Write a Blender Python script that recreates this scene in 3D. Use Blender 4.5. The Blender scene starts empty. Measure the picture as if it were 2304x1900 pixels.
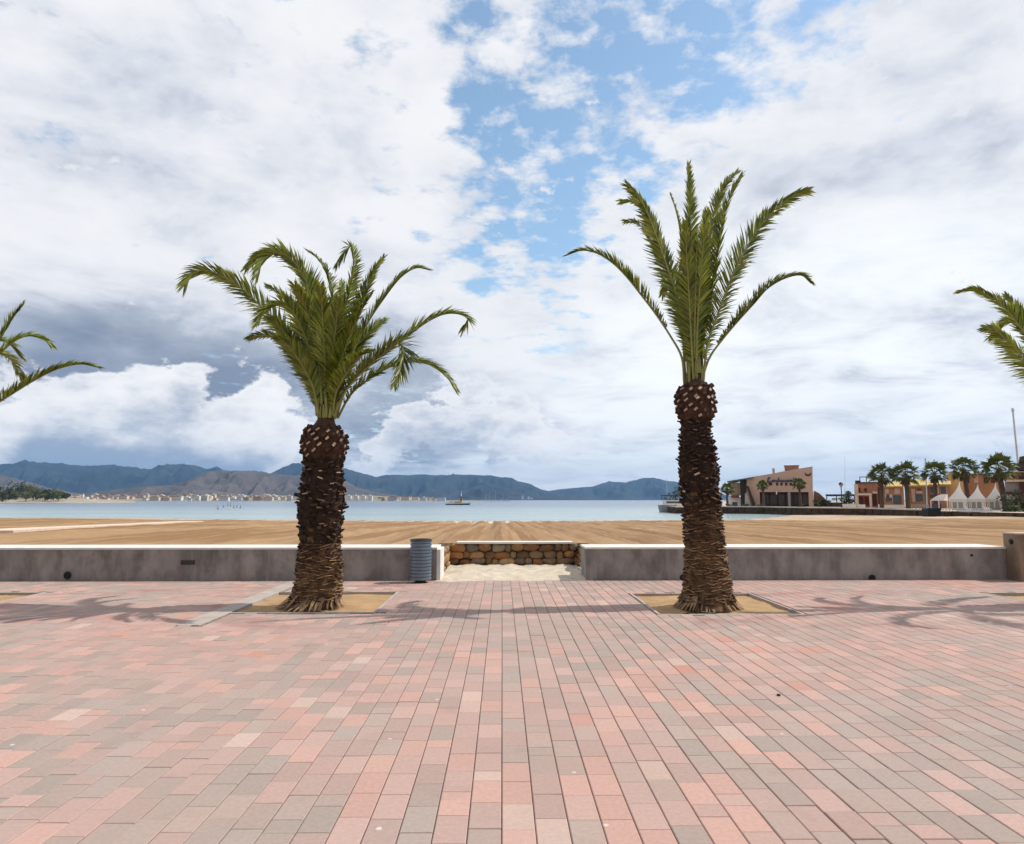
import bpy, math, random
from mathutils import Vector, Matrix, noise
R = random.Random(11)
C = bpy.context.scene.collection
rad = math.radians
# ------------------------------------------------------------------ camera
F = 1536.0; EYE = Vector((0, 0, 1.6)); VPX = 1130.0; HZ = 1125.0
PITCH = math.atan((HZ - 950) / F); YAW = math.atan((1152 - VPX) / F)
cam = bpy.data.cameras.new('camera'); co = bpy.data.objects.new('camera', cam); C.objects.link(co)
co.location = EYE; co.rotation_euler = (rad(90) + PITCH, 0, -YAW)
cam.sensor_fit = 'HORIZONTAL'; cam.sensor_width = 36; cam.lens = 24
cam.clip_start = 0.05; cam.clip_end = 40000
bpy.context.scene.camera = co
CM = co.rotation_euler.to_matrix()

def ray(px, py): return CM @ Vector(((px - 1152) / F, -(py - 950) / F, -1))
def G(px, py, z=0.0):
    d = ray(px, py); k = (z - EYE.z) / d.z; return EYE + d * k
def P(px, py, Y):
    d = ray(px, py); return EYE + d * (Y / d.y)
def dirn(px, py): return ray(px, py).normalized()

# ------------------------------------------------------------------ materials
class NT:
    def __init__(s, tree): s.t = tree; s.n = tree.nodes; s.l = tree.links
    def new(s, ty, **kw):
        n = s.n.new(ty)
        for k, v in kw.items(): setattr(n, k, v)
        return n
    def set(s, sock, v):
        if isinstance(v, bpy.types.NodeSocket): s.l.new(v, sock)
        elif v is not None: sock.default_value = v
    def math(s, op, a, b=None, c=None, clamp=False):
        n = s.new('ShaderNodeMath', operation=op); n.use_clamp = clamp
        s.set(n.inputs[0], a); s.set(n.inputs[1], b)
        if c is not None: s.set(n.inputs[2], c)
        return n.outputs[0]
    def vm(s, op, a, b=None):
        n = s.new('ShaderNodeVectorMath', operation=op); s.set(n.inputs[0], a)
        if b is not None: s.set(n.inputs[1], b)
        return n
    def mix(s, f, a, b, blend='MIX'):
        n = s.new('ShaderNodeMix', data_type='RGBA', blend_type=blend); n.clamp_factor = True
        s.set(n.inputs[0], f); s.set(n.inputs[6], a); s.set(n.inputs[7], b); return n.outputs[2]
    def noise(s, vec, scale, detail=4, rough=0.55, dist=0.0):
        n = s.new('ShaderNodeTexNoise'); s.set(n.inputs['Vector'], vec)
        n.inputs['Scale'].default_value = scale; n.inputs['Detail'].default_value = detail
        n.inputs['Roughness'].default_value = rough; n.inputs['Distortion'].default_value = dist
        return n.outputs[0]
    def ramp(s, f, stops, interp='LINEAR'):
        n = s.new('ShaderNodeValToRGB'); s.set(n.inputs[0], f); cr = n.color_ramp; cr.interpolation = interp
        while len(cr.elements) < len(stops): cr.elements.new(0.5)
        for e, (p, c) in zip(cr.elements, stops):
            e.position = p; e.color = (c[0], c[1], c[2], 1) if not isinstance(c, (int, float)) else (c, c, c, 1)
        return n.outputs[0]
    def sstep(s, x, a, b):
        n = s.new('ShaderNodeMapRange', interpolation_type='SMOOTHSTEP')
        s.set(n.inputs[0], x); s.set(n.inputs[1], a); s.set(n.inputs[2], b); return n.outputs[0]

def c4(c): return (c[0], c[1], c[2], 1)
MATS = {}
def mat(name, col, rough=0.8, var=0.25, scale=6.0, bump=0.0, bscale=None, col2=None, spec=0.3, metal=0.0, obj=True,
        attr=None, trans=0.0, detail=5, stretch=None, bdist=0.02, tint=(1.25, 1.2, 0.5)):
    if name in MATS: return MATS[name]
    m = bpy.data.materials.new(name); m.use_nodes = True; t = NT(m.node_tree)
    b = t.n['Principled BSDF']; out = t.n['Material Output']
    tc = t.new('ShaderNodeTexCoord'); vec = tc.outputs['Object']
    if stretch:
        mp = t.new('ShaderNodeMapping'); t.l.new(vec, mp.inputs[0]); mp.inputs['Scale'].default_value = stretch; vec = mp.outputs[0]
    n = t.noise(vec, scale, detail, 0.6)
    f = t.sstep(n, 0.3, 0.7)
    c2 = col2 if col2 else tuple(x * (1 - var) for x in col)
    base = t.mix(f, c4(c2), c4(col))
    if attr:
        a = t.new('ShaderNodeAttribute', attribute_name=attr)
        base = t.mix(1.0, base, a.outputs['Color'], 'MULTIPLY')
    t.set(b.inputs['Base Color'], base)
    b.inputs['Roughness'].default_value = rough; b.inputs['Metallic'].default_value = metal
    b.inputs['Specular IOR Level'].default_value = spec
    if bump:
        bn = t.noise(vec, bscale or scale * 4, 6, 0.65)
        bp = t.new('ShaderNodeBump'); bp.inputs['Strength'].default_value = bump; bp.inputs['Distance'].default_value = bdist
        t.l.new(bn, bp.inputs['Height']); t.l.new(bp.outputs[0], b.inputs['Normal'])
    if trans:
        tr = t.new('ShaderNodeBsdfTranslucent'); t.set(tr.inputs[0], t.mix(1.0, base, c4(tint), 'MULTIPLY'))
        ms = t.new('ShaderNodeMixShader'); ms.inputs[0].default_value = trans
        t.l.new(b.outputs[0], ms.inputs[1]); t.l.new(tr.outputs[0], ms.inputs[2]); t.l.new(ms.outputs[0], out.inputs[0])
    MATS[name] = m; return m

# ------------------------------------------------------------------ mesh builder
class MB:
    def __init__(s): s.v = []; s.f = []; s.m = []; s.c = []
    def add(s, vs, fs, m=0, c=None):
        o = len(s.v); s.v.extend([tuple(v) for v in vs])
        for f in fs:
            s.f.append(tuple(i + o for i in f)); s.m.append(m); s.c.append(c)
    def box(s, x0, x1, y0, y1, z0, z1, m=0, c=None):
        s.add([(x0, y0, z0), (x1, y0, z0), (x1, y1, z0), (x0, y1, z0), (x0, y0, z1), (x1, y0, z1), (x1, y1, z1), (x0, y1, z1)],
              [(0, 3, 2, 1), (4, 5, 6, 7), (0, 1, 5, 4), (1, 2, 6, 5), (2, 3, 7, 6), (3, 0, 4, 7)], m, c)
    def prism(s, pts, y0, y1, m=0, c=None):   # polygon in x,z extruded in y
        n = len(pts)
        s.add([(x, y0, z) for x, z in pts] + [(x, y1, z) for x, z in pts],
              [tuple(range(n)), tuple(range(2 * n - 1, n - 1, -1))] + [(i, i + n, (i + 1) % n + n, (i + 1) % n) for i in range(n)], m, c)
    def slab(s, pts, z0, z1, m=0, c=None):    # polygon in x,y extruded in z
        n = len(pts)
        s.add([(x, y, z0) for x, y in pts] + [(x, y, z1) for x, y in pts],
              [tuple(range(n - 1, -1, -1)), tuple(range(n, 2 * n))] + [(i, (i + 1) % n, (i + 1) % n + n, i + n) for i in range(n)], m, c)
    def tube(s, pts, rs, seg=8, m=0, c=None, caps=True):
        pts = [Vector(p) for p in pts]
        if not isinstance(rs, (list, tuple)): rs = [rs] * len(pts)
        o = len(s.v); prev = None; vs = []; fs = []
        for i, p in enumerate(pts):
            t = (pts[min(i + 1, len(pts) - 1)] - pts[max(i - 1, 0)]).normalized()
            if prev is None:
                a = Vector((1, 0, 0)) if abs(t.x) < 0.9 else Vector((0, 1, 0))
                u = t.cross(a).normalized()
            else: u = (prev - t * prev.dot(t)).normalized()
            prev = u; w = t.cross(u)
            for k in range(seg):
                an = 2 * math.pi * k / seg; vs.append(p + (u * math.cos(an) + w * math.sin(an)) * rs[i])
        for i in range(len(pts) - 1):
            for k in range(seg):
                a = i * seg + k; b = i * seg + (k + 1) % seg; fs.append((a, b, b + seg, a + seg))
        if caps:
            fs.append(tuple(range(seg - 1, -1, -1))); n = (len(pts) - 1) * seg; fs.append(tuple(range(n, n + seg)))
        s.add(vs, fs, m, c)
    def build(s, name, mats, parent=None, smooth=False, attr=None, origin=None, bevel=0):
        me = bpy.data.meshes.new(name)
        vs = s.v if origin is None else [(v[0] - origin[0], v[1] - origin[1], v[2] - origin[2]) for v in s.v]
        me.from_pydata(vs, [], s.f)
        if not isinstance(mats, (list, tuple)): mats = [mats]
        for m in mats: me.materials.append(m)
        me.polygons.foreach_set('material_index', s.m)
        if smooth: me.polygons.foreach_set('use_smooth', [True] * len(s.f))
        if attr:
            a = me.attributes.new(attr, 'FLOAT_COLOR', 'FACE'); buf = []
            for c in s.c: buf.extend((c[0], c[1], c[2], 1) if c is not None else (1, 1, 1, 1))
            a.data.foreach_set('color', buf)
        me.update(); o = bpy.data.objects.new(name, me); C.objects.link(o)
        if parent is not None: o.parent = parent
        if origin is not None: o.location = origin
        if bevel:
            b = o.modifiers.new('bevel', 'BEVEL'); b.width = bevel; b.segments = 2; b.limit_method = 'ANGLE'
        return o

def tag(o, label=None, cat=None, group=None, kind=None):
    for k, v in (('label', label), ('category', cat), ('group', group), ('kind', kind)):
        if v: o[k] = v
    return o
def empty(name, loc, label, cat, group=None):
    o = bpy.data.objects.new(name, None); o.empty_display_size = 0.3; C.objects.link(o); o.location = loc
    return tag(o, label, cat, group)
def copy_thing(o, parent=None):
    c = o.copy(); C.objects.link(c)
    if parent is not None: c.parent = parent
    for ch in list(o.children): copy_thing(ch, c)
    return c

# ------------------------------------------------------------------ world: sky with clouds
SUN_EL = rad(51); SUN_AZ = rad(9)      # azimuth measured from +X towards +Y
sdir = Vector((math.cos(SUN_EL) * math.cos(SUN_AZ), math.cos(SUN_EL) * math.sin(SUN_AZ), math.sin(SUN_EL)))
w = bpy.data.worlds.new('World'); bpy.context.scene.world = w; w.use_nodes = True
t = NT(w.node_tree); bg = t.n['Background']; bg.inputs['Strength'].default_value = 0.1
sky = t.new('ShaderNodeTexSky', sky_type='NISHITA'); sky.sun_disc = False
sky.sun_elevation = SUN_EL; sky.sun_rotation = math.atan2(sdir.x, sdir.y)
sky.air_density = 1.0; sky.dust_density = 0.6; sky.ozone_density = 1.5
tc = t.new('ShaderNodeTexCoord'); d = tc.outputs['Generated']
def blobs(lst, base=0.0):
    acc = base
    for px, py, r, a in lst:
        dv = dirn(px, py); dt = t.vm('DOT_PRODUCT', d, tuple(dv)).outputs['Value']
        k = 2.0 / ((r / F) ** 2)
        e = t.math('POWER', math.e, t.math('MULTIPLY_ADD', dt, k, -k))
        acc = t.math('MULTIPLY_ADD', e, a, acc)
    return acc
sep = t.new('ShaderNodeSeparateXYZ'); t.l.new(d, sep.inputs[0])
zz = t.math('ADD', t.math('MAXIMUM', sep.outputs[2], 0.0), 0.16)
cmb = t.new('ShaderNodeCombineXYZ')
t.set(cmb.inputs[0], t.math('DIVIDE', sep.outputs[0], zz)); t.set(cmb.inputs[1], t.math('DIVIDE', sep.outputs[1], zz))
plane = cmb.outputs[0]
mp = t.new('ShaderNodeMapping'); t.l.new(d, mp.inputs[0]); mp.inputs['Scale'].default_value = (1, 1, 1.9); dv_ = mp.outputs[0]
n_big = t.noise(plane, 1.7, 8, 0.6, 0.35)
n_det = t.noise(plane, 4.2, 10, 0.62, 0.15)
n_puf = t.noise(plane, 9.5, 8, 0.6, 0.1)
n_cum = t.noise(dv_, 9.0, 9, 0.6, 0.2)
n_cum2 = t.noise(dv_, 22.0, 7, 0.6, 0.1)
n_str = t.noise(plane, 2.2, 7, 0.55, 0.6)
# coverage of the high white sheet; the gap of blue right of the middle
cov = blobs([(1500, 110, 230, -.33), (1330, 170, 140, -.24), (1170, 340, 130, -.44), (1330, 380, 110, -.40), (1110, 500, 130, -.72), (1240, 570, 95, -.55), (1390, 330, 90, -.36),
             (1700, 110, 170, -.40), (1860, 125, 95, -.46), (1600, 240, 90, -.28), (1060, 60, 90, -.42), (1060, 240, 60, -.3), (815, 150, 44, -.42), (840, 190, 38, -.36), (905, 238, 30, -.46), (1290, 40, 120, -.34), (1560, 10, 140, -.36),
             (1010, 20, 60, -.34), (1240, 790, 60, -.34), (1300, 760, 45, -.30), (1270, 520, 90, -.3), (1120, 210, 60, -.3),
             (300, 350, 500, .3), (2000, 450, 330, .3), (700, 560, 300, .2), (1750, 420, 240, .3), (1010, 330, 60, .15), (1750, 930, 400, .45), (2200, 900, 350, .4), (1250, 1000, 200, .3), (100, 750, 200, .4)], 0.36)
cv = t.math('ADD', cov, t.math('MULTIPLY', t.math('SUBTRACT', n_big, 0.5), 0.8))
cv = t.math('ADD', cv, t.math('MULTIPLY', t.math('SUBTRACT', n_det, 0.5), 2.5))
cv = t.math('ADD', cv, t.math('MULTIPLY', t.math('SUBTRACT', n_puf, 0.5), 3.2))
cmask = t.math('POWER', t.sstep(cv, -0.52, 0.30), 0.7)
# grey shade of the sheet
sh = blobs([(180, 790, 110, .46), (390, 800, 110, .46), (60, 790, 90, .34), (560, 800, 100, .34), (470, 890, 75, .55), (640, 870, 80, .4), (240, 720, 100, .2), (500, 930, 60, .4), (110, 870, 70, .34),
            (200, 560, 150, -.16), (460, 620, 120, -.05), (700, 450, 200, -.05), (60, 400, 140, .11), (330, 250, 180, .12), (620, 420, 90, .08), (180, 150, 150, .08),
            (900, 890, 150, .34), (850, 965, 110, .28), (1010, 1010, 110, .3), (700, 990, 80, .2), (830, 780, 90, .12), (2100, 560, 240, .12), (2250, 440, 160, .12), (1750, 700, 260, .06), (1480, 500, 120, .08), (2000, 900, 200, .05)], 0.03)
shd = t.math('ADD', sh, t.math('MULTIPLY', t.math('SUBTRACT', n_str, 0.5), 1.0))
shd = t.math('ADD', shd, t.math('MULTIPLY', t.math('SUBTRACT', n_det, 0.5), 0.45))
shd = t.math('ADD', shd, t.math('MULTIPLY', t.math('SUBTRACT', n_cum, 0.5), 0.7))
shd = t.sstep(shd, -0.18, 0.95)
sheet = t.ramp(shd, [(0.0, (0.95, 0.95, 0.965)), (0.15, (0.86, 0.87, 0.905)), (0.32, (0.72, 0.75, 0.82)), (0.55, (0.47, 0.515, 0.60)), (1.0, (0.255, 0.30, 0.40))])
# pale blue air low on the right and centre
lowr = blobs([(1750, 880, 400, .75), (1400, 980, 300, .8), (2150, 800, 300, .65), (1050, 1080, 160, .5), (150, 1030, 120, .6), (2250, 1000, 250, .6)])
lowr = t.math('MULTIPLY', t.sstep(lowr, 0.15, 1.1), t.sstep(n_str, 0.78, 0.32))
sheet = t.mix(t.math('MULTIPLY', lowr, 0.8), sheet, (1.14, 1.17, 1.17, 1))
# cumulus heads low on the left and in the middle
cu = blobs([(335, 868, 48, 1.1), (425, 850, 40, 1.0), (235, 885, 42, .9), (60, 985, 75, 1.2), (180, 985, 75, 1.2), (300, 1000, 75, 1.2), (420, 1005, 75, 1.25), (540, 985, 80, 1.25), (605, 885, 40, .95), (650, 970, 65, 1.0), (0, 975, 60, .8), (130, 935, 40, .4), (560, 920, 40, .5),
            (1000, 925, 85, .75), (1120, 945, 90, .7), (900, 950, 60, .5), (1230, 1000, 90, .5), (850, 1040, 60, .7), (740, 1030, 50, .5), (420, 1035, 60, .3)], -0.55)
cu = t.math('ADD', cu, t.math('MULTIPLY', t.math('SUBTRACT', n_cum, 0.5), 2.0))
cu = t.math('ADD', cu, t.math('MULTIPLY', t.math('SUBTRACT', n_cum2, 0.5), 2.3))
cum = t.sstep(cu, -0.16, 0.16)
cbase = blobs([(330, 925, 50, .5), (60, 1032, 40, .9), (130, 1036, 40, .9), (210, 1040, 40, .9), (290, 1046, 40, .9), (370, 1052, 40, .9), (460, 1056, 40, .9), (560, 1056, 50, .7), (1050, 1005, 120, .45), (930, 990, 60, .3), (425, 905, 45, .45), (160, 985, 60, .25), (400, 1000, 60, .25)])
cbs = t.math('ADD', cbase, t.math('MULTIPLY', t.math('SUBTRACT', n_cum2, 0.5), 1.5))
cbs = t.math('ADD', cbs, t.math('MULTIPLY', t.math('SUBTRACT', n_cum, 0.5), 0.6))
cucol = t.ramp(t.sstep(cbs, -0.2, 1.0), [(0.0, (1.12, 1.10, 1.08)), (0.35, (0.90, 0.905, 0.93)), (1.0, (0.38, 0.45, 0.58))])
blue = t.mix(1.0, sky.outputs[0], (2.1, 2.15, 1.92, 1), 'MULTIPLY')
def up(c): return t.mix(1.0, c, (10.0, 10.0, 10.0, 1), 'MULTIPLY')
skyc = t.mix(cmask, blue, up(sheet))
skyc = t.mix(t.math('MULTIPLY', cum, 0.95), skyc, up(cucol))
behind = t.sstep(sep.outputs[1], 0.25, -0.35)
skyc = t.mix(t.math('MULTIPLY', behind, 0.45), skyc, (2.2, 2.6, 3.4, 1))
t.l.new(skyc, bg.inputs['Color'])

sun = bpy.data.lights.new('sun', 'SUN'); sun.energy = 3.9; sun.angle = rad(0.55); sun.color = (1.0, 0.955, 0.88)
so = bpy.data.objects.new('sun', sun); C.objects.link(so); so.rotation_euler = sdir.to_track_quat('Z', 'Y').to_euler()
vs = bpy.context.scene.view_settings; vs.view_transform = 'Standard'; vs.look = 'None'; vs.exposure = 0.0; vs.gamma = 1.0

# ------------------------------------------------------------------ near ground
WY = (G(998, 1306).y + G(1310, 1306.5).y) / 2          # front face of the promenade wall
SEA = -0.9
def pit_from(nl, nr, fl, fr):
    a, b, c, e = G(*nl), G(*nr), G(*fl), G(*fr)
    return ((a.x + c.x) / 2, (b.x + e.x) / 2, (a.y + b.y) / 2, (c.y + e.y) / 2)
pitL = pit_from((520, 1378), (843, 1378), (628, 1332.5), (888, 1332.5))
pitR = pit_from((1490, 1382), (1811, 1382), (1420, 1336), (1680, 1336))
sp = pitR[0] - pitL[0]
PITS = [(pitL[0] - sp, pitL[1] - sp, pitL[2], pitL[3]), pitL, pitR, (pitR[0] + sp, pitR[1] + sp, pitR[2], pitR[3])]
print('WY', WY, 'pits', PITS)

PW, PL_ = 0.166, 0.285
BW = 0.30
def bands():
    out = []
    for i, (x0, x1, y0, y1) in enumerate(PITS):
        if i < 2: out.append((x0 - BW, x0, y0 - (1.0 if i == 1 else .10), WY - 0.02))      # strip running to the wall
        out.append((x0 if i < 2 else x0 - .045, x1 + 0.045, y0 - 0.045, y0))
        out.append((x1, x1 + 0.045, y0, y1 + 0.045)); out.append((x0, x1, y1, y1 + 0.045))
        if i >= 2: out.append((x0 - .045, x0, y0, y1 + .045))
    return out
BANDS = bands()
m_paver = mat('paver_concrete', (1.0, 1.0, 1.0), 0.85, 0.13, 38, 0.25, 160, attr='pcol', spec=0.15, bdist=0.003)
# dust and pale spots over the pavers
t2 = NT(m_paver.node_tree); bs = t2.n['Principled BSDF']; old = bs.inputs['Base Color'].links[0].from_socket
geo = t2.new('ShaderNodeNewGeometry')
dust = t2.sstep(t2.noise(geo.outputs['Position'], 0.55, 5, 0.6), 0.42, 0.72)
c1 = t2.mix(t2.math('MULTIPLY', dust, 0.45), old, (0.425, 0.315, 0.285, 1))
vo = t2.new('ShaderNodeTexVoronoi'); vo.inputs['Scale'].default_value = 2.6; t2.l.new(geo.outputs['Position'], vo.inputs['Vector'])
spot = t2.sstep(t2.math('ADD', vo.outputs['Distance'], t2.math('MULTIPLY', t2.noise(geo.outputs['Position'], 60, 2), 0.03)), 0.062, 0.046)
c1 = t2.mix(t2.math('MULTIPLY', spot, 0.7), c1, (0.66, 0.62, 0.58, 1))
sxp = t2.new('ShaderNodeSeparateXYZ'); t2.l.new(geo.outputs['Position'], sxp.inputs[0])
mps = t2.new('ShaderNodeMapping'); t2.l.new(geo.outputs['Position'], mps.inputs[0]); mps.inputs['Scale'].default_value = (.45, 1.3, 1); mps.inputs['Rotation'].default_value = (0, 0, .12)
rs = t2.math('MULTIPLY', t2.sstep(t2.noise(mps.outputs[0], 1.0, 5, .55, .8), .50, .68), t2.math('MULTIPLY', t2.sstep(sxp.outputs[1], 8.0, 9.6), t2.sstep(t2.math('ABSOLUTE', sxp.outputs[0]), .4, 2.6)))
c1 = t2.mix(t2.math('MULTIPLY', rs, .62), c1, (0.29, 0.135, 0.13, 1))  # dark reddish patches near the pits: palm shadow painted in along with stain
pk = t2.sstep(t2.noise(geo.outputs['Position'], .33, 3, .5), .40, .66); c1 = t2.mix(t2.math('MULTIPLY', pk, .30), c1, (0.45, 0.27, 0.225, 1))
st = t2.sstep(t2.noise(geo.outputs['Position'], 1.7, 8, 0.7), 0.54, 0.74)
c1 = t2.mix(t2.math('MULTIPLY', st, 0.30), c1, (0.22, 0.17, 0.155, 1))
t2.l.new(c1, bs.inputs['Base Color'])

PAL = {'salmon': (.485, .30, .25), 'pink': (.435, .298, .262), 'grey': (.335, .278, .245), 'slate': (.295, .265, .235), 'mauve': (.365, .268, .238), 'red': (.50, .235, .175), 'pale': (.50, .385, .325)}
MEAN = (.405, .278, .235)
PAL = {k: tuple((a * .74 + b * .26) * 1.09 for a, b in zip(v, MEAN)) for k, v in PAL.items()}
mb = MB(); g = 0.0024; ch = 0.0045
nx0, nx1 = int(-15 / PW), int(15 / PW)
for i in range(nx0, nx1):
    off = (0.5 if i % 2 else 0.0) * PL_ + R.uniform(-.04, .04)
    y = -2.6 + off
    while y < WY + 0.1:
        ln = PL_ if R.random() > 0.13 else PL_ * 0.5
        x0, x1, y0, y1 = i * PW + g, (i + 1) * PW - g, y + .0009, y + ln - .0009
        y += ln
        cx, cy = (x0 + x1) / 2, (y0 + y1) / 2
        for (a, b, c_, e) in PITS + BANDS:
            if x1 > a and x0 < b and y1 > c_ and y0 < e:
                if cx > a and cx < b and cy > c_ and cy < e: x0 = x1
                elif x0 < a < x1 and not (cy < c_ or cy > e): x1 = a - g
                elif x0 < b < x1 and not (cy < c_ or cy > e): x0 = b + g
                elif cy < c_: y1 = min(y1, c_ - g)
                elif cy > e: y0 = max(y0, e + g)
        if x1 - x0 < 0.02 or y1 - y0 < 0.02: continue
        nz = noise.noise(Vector((cx * .55, cy * .4, 3.1))) + 0.55 * noise.noise(Vector((cx * 1.7, cy * 1.1, 8.0)))
        r = R.random() + nz * 0.62
        if r < .18: col = PAL['slate']
        elif r < .38: col = PAL['grey']
        elif r < .62: col = PAL['mauve']
        elif r < .84: col = PAL['pink']
        elif r < 1.04: col = PAL['salmon']
        elif r < 1.12: col = PAL['pale']
        else: col = PAL['red'] if R.random() < .35 else PAL['salmon']
        k = R.uniform(.93, 1.09); col = tuple(min(1, c * k) for c in col)
        z = R.gauss(0, .0011); tx, ty = R.gauss(0, .0035), R.gauss(0, .0025)
        def zf(px_, py_): return z + (px_ - cx) * tx + (py_ - cy) * ty
        q = [(x0, y0), (x1, y0), (x1, y1), (x0, y1)]
        cy_ = ch * .6; qi = [(x0 + ch, y0 + cy_), (x1 - ch, y0 + cy_), (x1 - ch, y1 - cy_), (x0 + ch, y1 - cy_)]
        vv = [(a, b, zf(a, b)) for a, b in qi] + [(a, b, zf(a, b) - .004) for a, b in q] + [(a, b, -.03) for a, b in q]
        ff = [(0, 1, 2, 3)] + [(k1 + 4, (k1 + 1) % 4 + 4, (k1 + 1) % 4, k1) for k1 in range(4)] + [(k1 + 8, (k1 + 1) % 4 + 8, (k1 + 1) % 4 + 4, k1 + 4) for k1 in range(4)]
        mb.add(vv, ff, 0, col)
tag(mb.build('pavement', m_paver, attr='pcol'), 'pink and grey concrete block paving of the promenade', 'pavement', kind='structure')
# sheet under the blocks, cut out at the tree pits
m_joint = mat('joint_sand', (0.26, 0.195, 0.165), 0.95, 0.4, 9, 0.3)
xs = sorted({-160, -15, 15, 160} | {p[0] for p in PITS} | {p[1] for p in PITS}); ys = sorted({-70, -2.6, WY + 0.42} | {pitL[2], pitL[3], pitR[2], pitR[3]})
mb = MB()
for i in range(len(xs) - 1):
    for j in range(len(ys) - 1):
        cx, cy = (xs[i] + xs[i + 1]) / 2, (ys[j] + ys[j + 1]) / 2
        if any(a < cx < b and c_ < cy < e for a, b, c_, e in PITS): continue
        mb.add([(xs[i], ys[j], -.012), (xs[i + 1], ys[j], -.012), (xs[i + 1], ys[j + 1], -.012), (xs[i], ys[j + 1], -.012)], [(0, 1, 2, 3)])
tag(mb.build('paving_bed', m_joint), 'dark sandy bed showing in the paving joints', 'ground', kind='structure')
m_plaza = mat('plaza_far', (0.38, 0.27, 0.23), 0.9, 0.2, 0.7)
mb = MB(); mb.add([(-160, -70, -.006), (160, -70, -.006), (160, -2.62, -.006), (-160, -2.62, -.006)], [(0, 1, 2, 3)])
mb.add([(-160, -2.62, -.006), (-15.1, -2.62, -.006), (-15.1, WY, -.006), (-160, WY, -.006)], [(0, 1, 2, 3)])
mb.add([(15.1, -2.62, -.006), (160, -2.62, -.006), (160, WY, -.006), (15.1, WY, -.006)], [(0, 1, 2, 3)])
tag(mb.build('plaza', m_plaza), 'rest of the paved promenade beyond the photograph', 'pavement', kind='structure')
m_conc = mat('pale_concrete', (0.45, 0.39, 0.345), 0.85, 0.2, 3.5, 0.3, 60, bdist=0.004)
mb = MB(); ys_ = 0
for (a, b, c_, e) in BANDS:                                         # slabs about 0.6 m long with joints
    ln = 0.6; horiz = (b - a) > (e - c_)
    L0, L1 = (a, b) if horiz else (c_, e); n = max(1, round((L1 - L0) / ln)); s_ = (L1 - L0) / n
    for k in range(n):
        p0, p1 = L0 + k * s_ + .003, L0 + (k + 1) * s_ - .003; dz = R.gauss(.002, .001)
        if horiz: mb.box(p0, p1, c_ + .002, e - .002, -.07, dz)
        else: mb.box(a + .002, b - .002, p0, p1, -.07, dz)
tag(mb.build('paving_band', m_conc, bevel=.004), 'pale concrete edging slabs round the tree pits', 'paving band', kind='structure')
m_soil = mat('pit_sand', (0.45, 0.285, 0.145), 0.95, 0.3, 2.2, 0.5, 30, bdist=.01)
PALM_X = []
mb = MB()
for (x0, x1, y0, y1) in PITS:
    n = 30; cx, cy = (x0 + x1) / 2, (y0 + y1) / 2; o = len(mb.v); vv = []; ff = []
    for j in range(n + 1):
        for i in range(n + 1):
            x = x0 + (x1 - x0) * i / n; y = y0 + (y1 - y0) * j / n
            rr = math.hypot(x - cx, y - cy)
            vv.append((x, y, -.045 + .06 * math.exp(-(rr / .55) ** 2) + .02 * noise.noise(Vector((x * 2.2, y * 2.2, 0))) + .008 * noise.noise(Vector((x * 9, y * 9, 4)))))
    for j in range(n):
        for i in range(n): a = j * (n + 1) + i; ff.append((a, a + 1, a + n + 2, a + n + 1))
    mb.add(vv, ff)
tag(mb.build('pit_soil', m_soil, smooth=True), 'sandy soil filling the square tree pits', 'soil', kind='structure')

# ------------------------------------------------------------------ beach
def shore(x): return 82 + 13 * max(0, min(1, (-x - 8) / 45)) ** 1.3 + 4 * max(0, min(1, (x - 5) / 25))
def sand_z(x, y):
    s = shore(x); u = (y - WY) / (s - WY)
    if x > 30: u = u * (1 - .3 * min(1, (x - 30) / 20))
    if u < .25: z = .47 - .25 * u / .25 * 1.0
    elif u < 1: z = .22 - 1.10 * ((u - .25) / .75) ** 1.0
    else: z = -.88 - (u - 1) * (s - WY) * .035
    return z
def on_sand(px, py):
    y = 30.0
    for _ in range(40):
        p = P(px, py, y); zs = sand_z(p.x, p.y)
        q = G(px, py, zs); y = q.y
    return Vector((q.x, q.y, zs))
a, b = on_sand(-30, 1199.5), on_sand(432, 1175)
WA, WB = a.copy(), b.copy()
def sand_detail(x, y):
    pv_ = Vector((x, y, 0)); wa = Vector((WA.x, WA.y, 0)); wb = Vector((WB.x, WB.y, 0)); k_ = max(0, min(1, (pv_ - wa).dot(wb - wa) / (wb - wa).length_squared))
    return sand_relief(x, y) * max(0, min(1, ((pv_ - wa - (wb - wa) * k_).length - 1.1) / 1.2))
def sand_relief(x, y):
    d_ = y - WY
    f = max(0, min(1, (d_ - 2.5) / 4)) * max(0, min(1, (shore(x) - 4 - y) / 10))
    wob = x + .35 * noise.noise(Vector((x * .15, y * .05, 2))) + 0.01 * y
    a = noise.noise(Vector((x * .3, y * .02, 9)))
    fur = math.sin(wob * 2 * math.pi / 1.55) * (.085 + .08 * a) + .04 * math.sin(wob * 2 * math.pi / .62 + 1)
    bm = .05 * noise.noise(Vector((x * .9, y * .45, 0))) + .03 * noise.noise(Vector((x * 2.7, y * 1.4, 5)))
    return f * fur + bm * max(.3, f)
m_sand = mat('beach_sand', (0.375, 0.235, 0.12), 0.95, 0.18, 1.4, 0.6, 14, bdist=.03, stretch=(1, .35, 1))
t3 = NT(m_sand.node_tree); b3 = t3.n['Principled BSDF']; old = b3.inputs['Base Color'].links[0].from_socket
g3 = t3.new('ShaderNodeNewGeometry'); sx = t3.new('ShaderNodeSeparateXYZ'); t3.l.new(g3.outputs['Position'], sx.inputs[0])
wet = t3.sstep(sx.outputs[2], -0.52, -0.70)                          # washed pale strip by the water
cc = t3.mix(wet, old, (0.62, 0.53, 0.40, 1))
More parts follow.
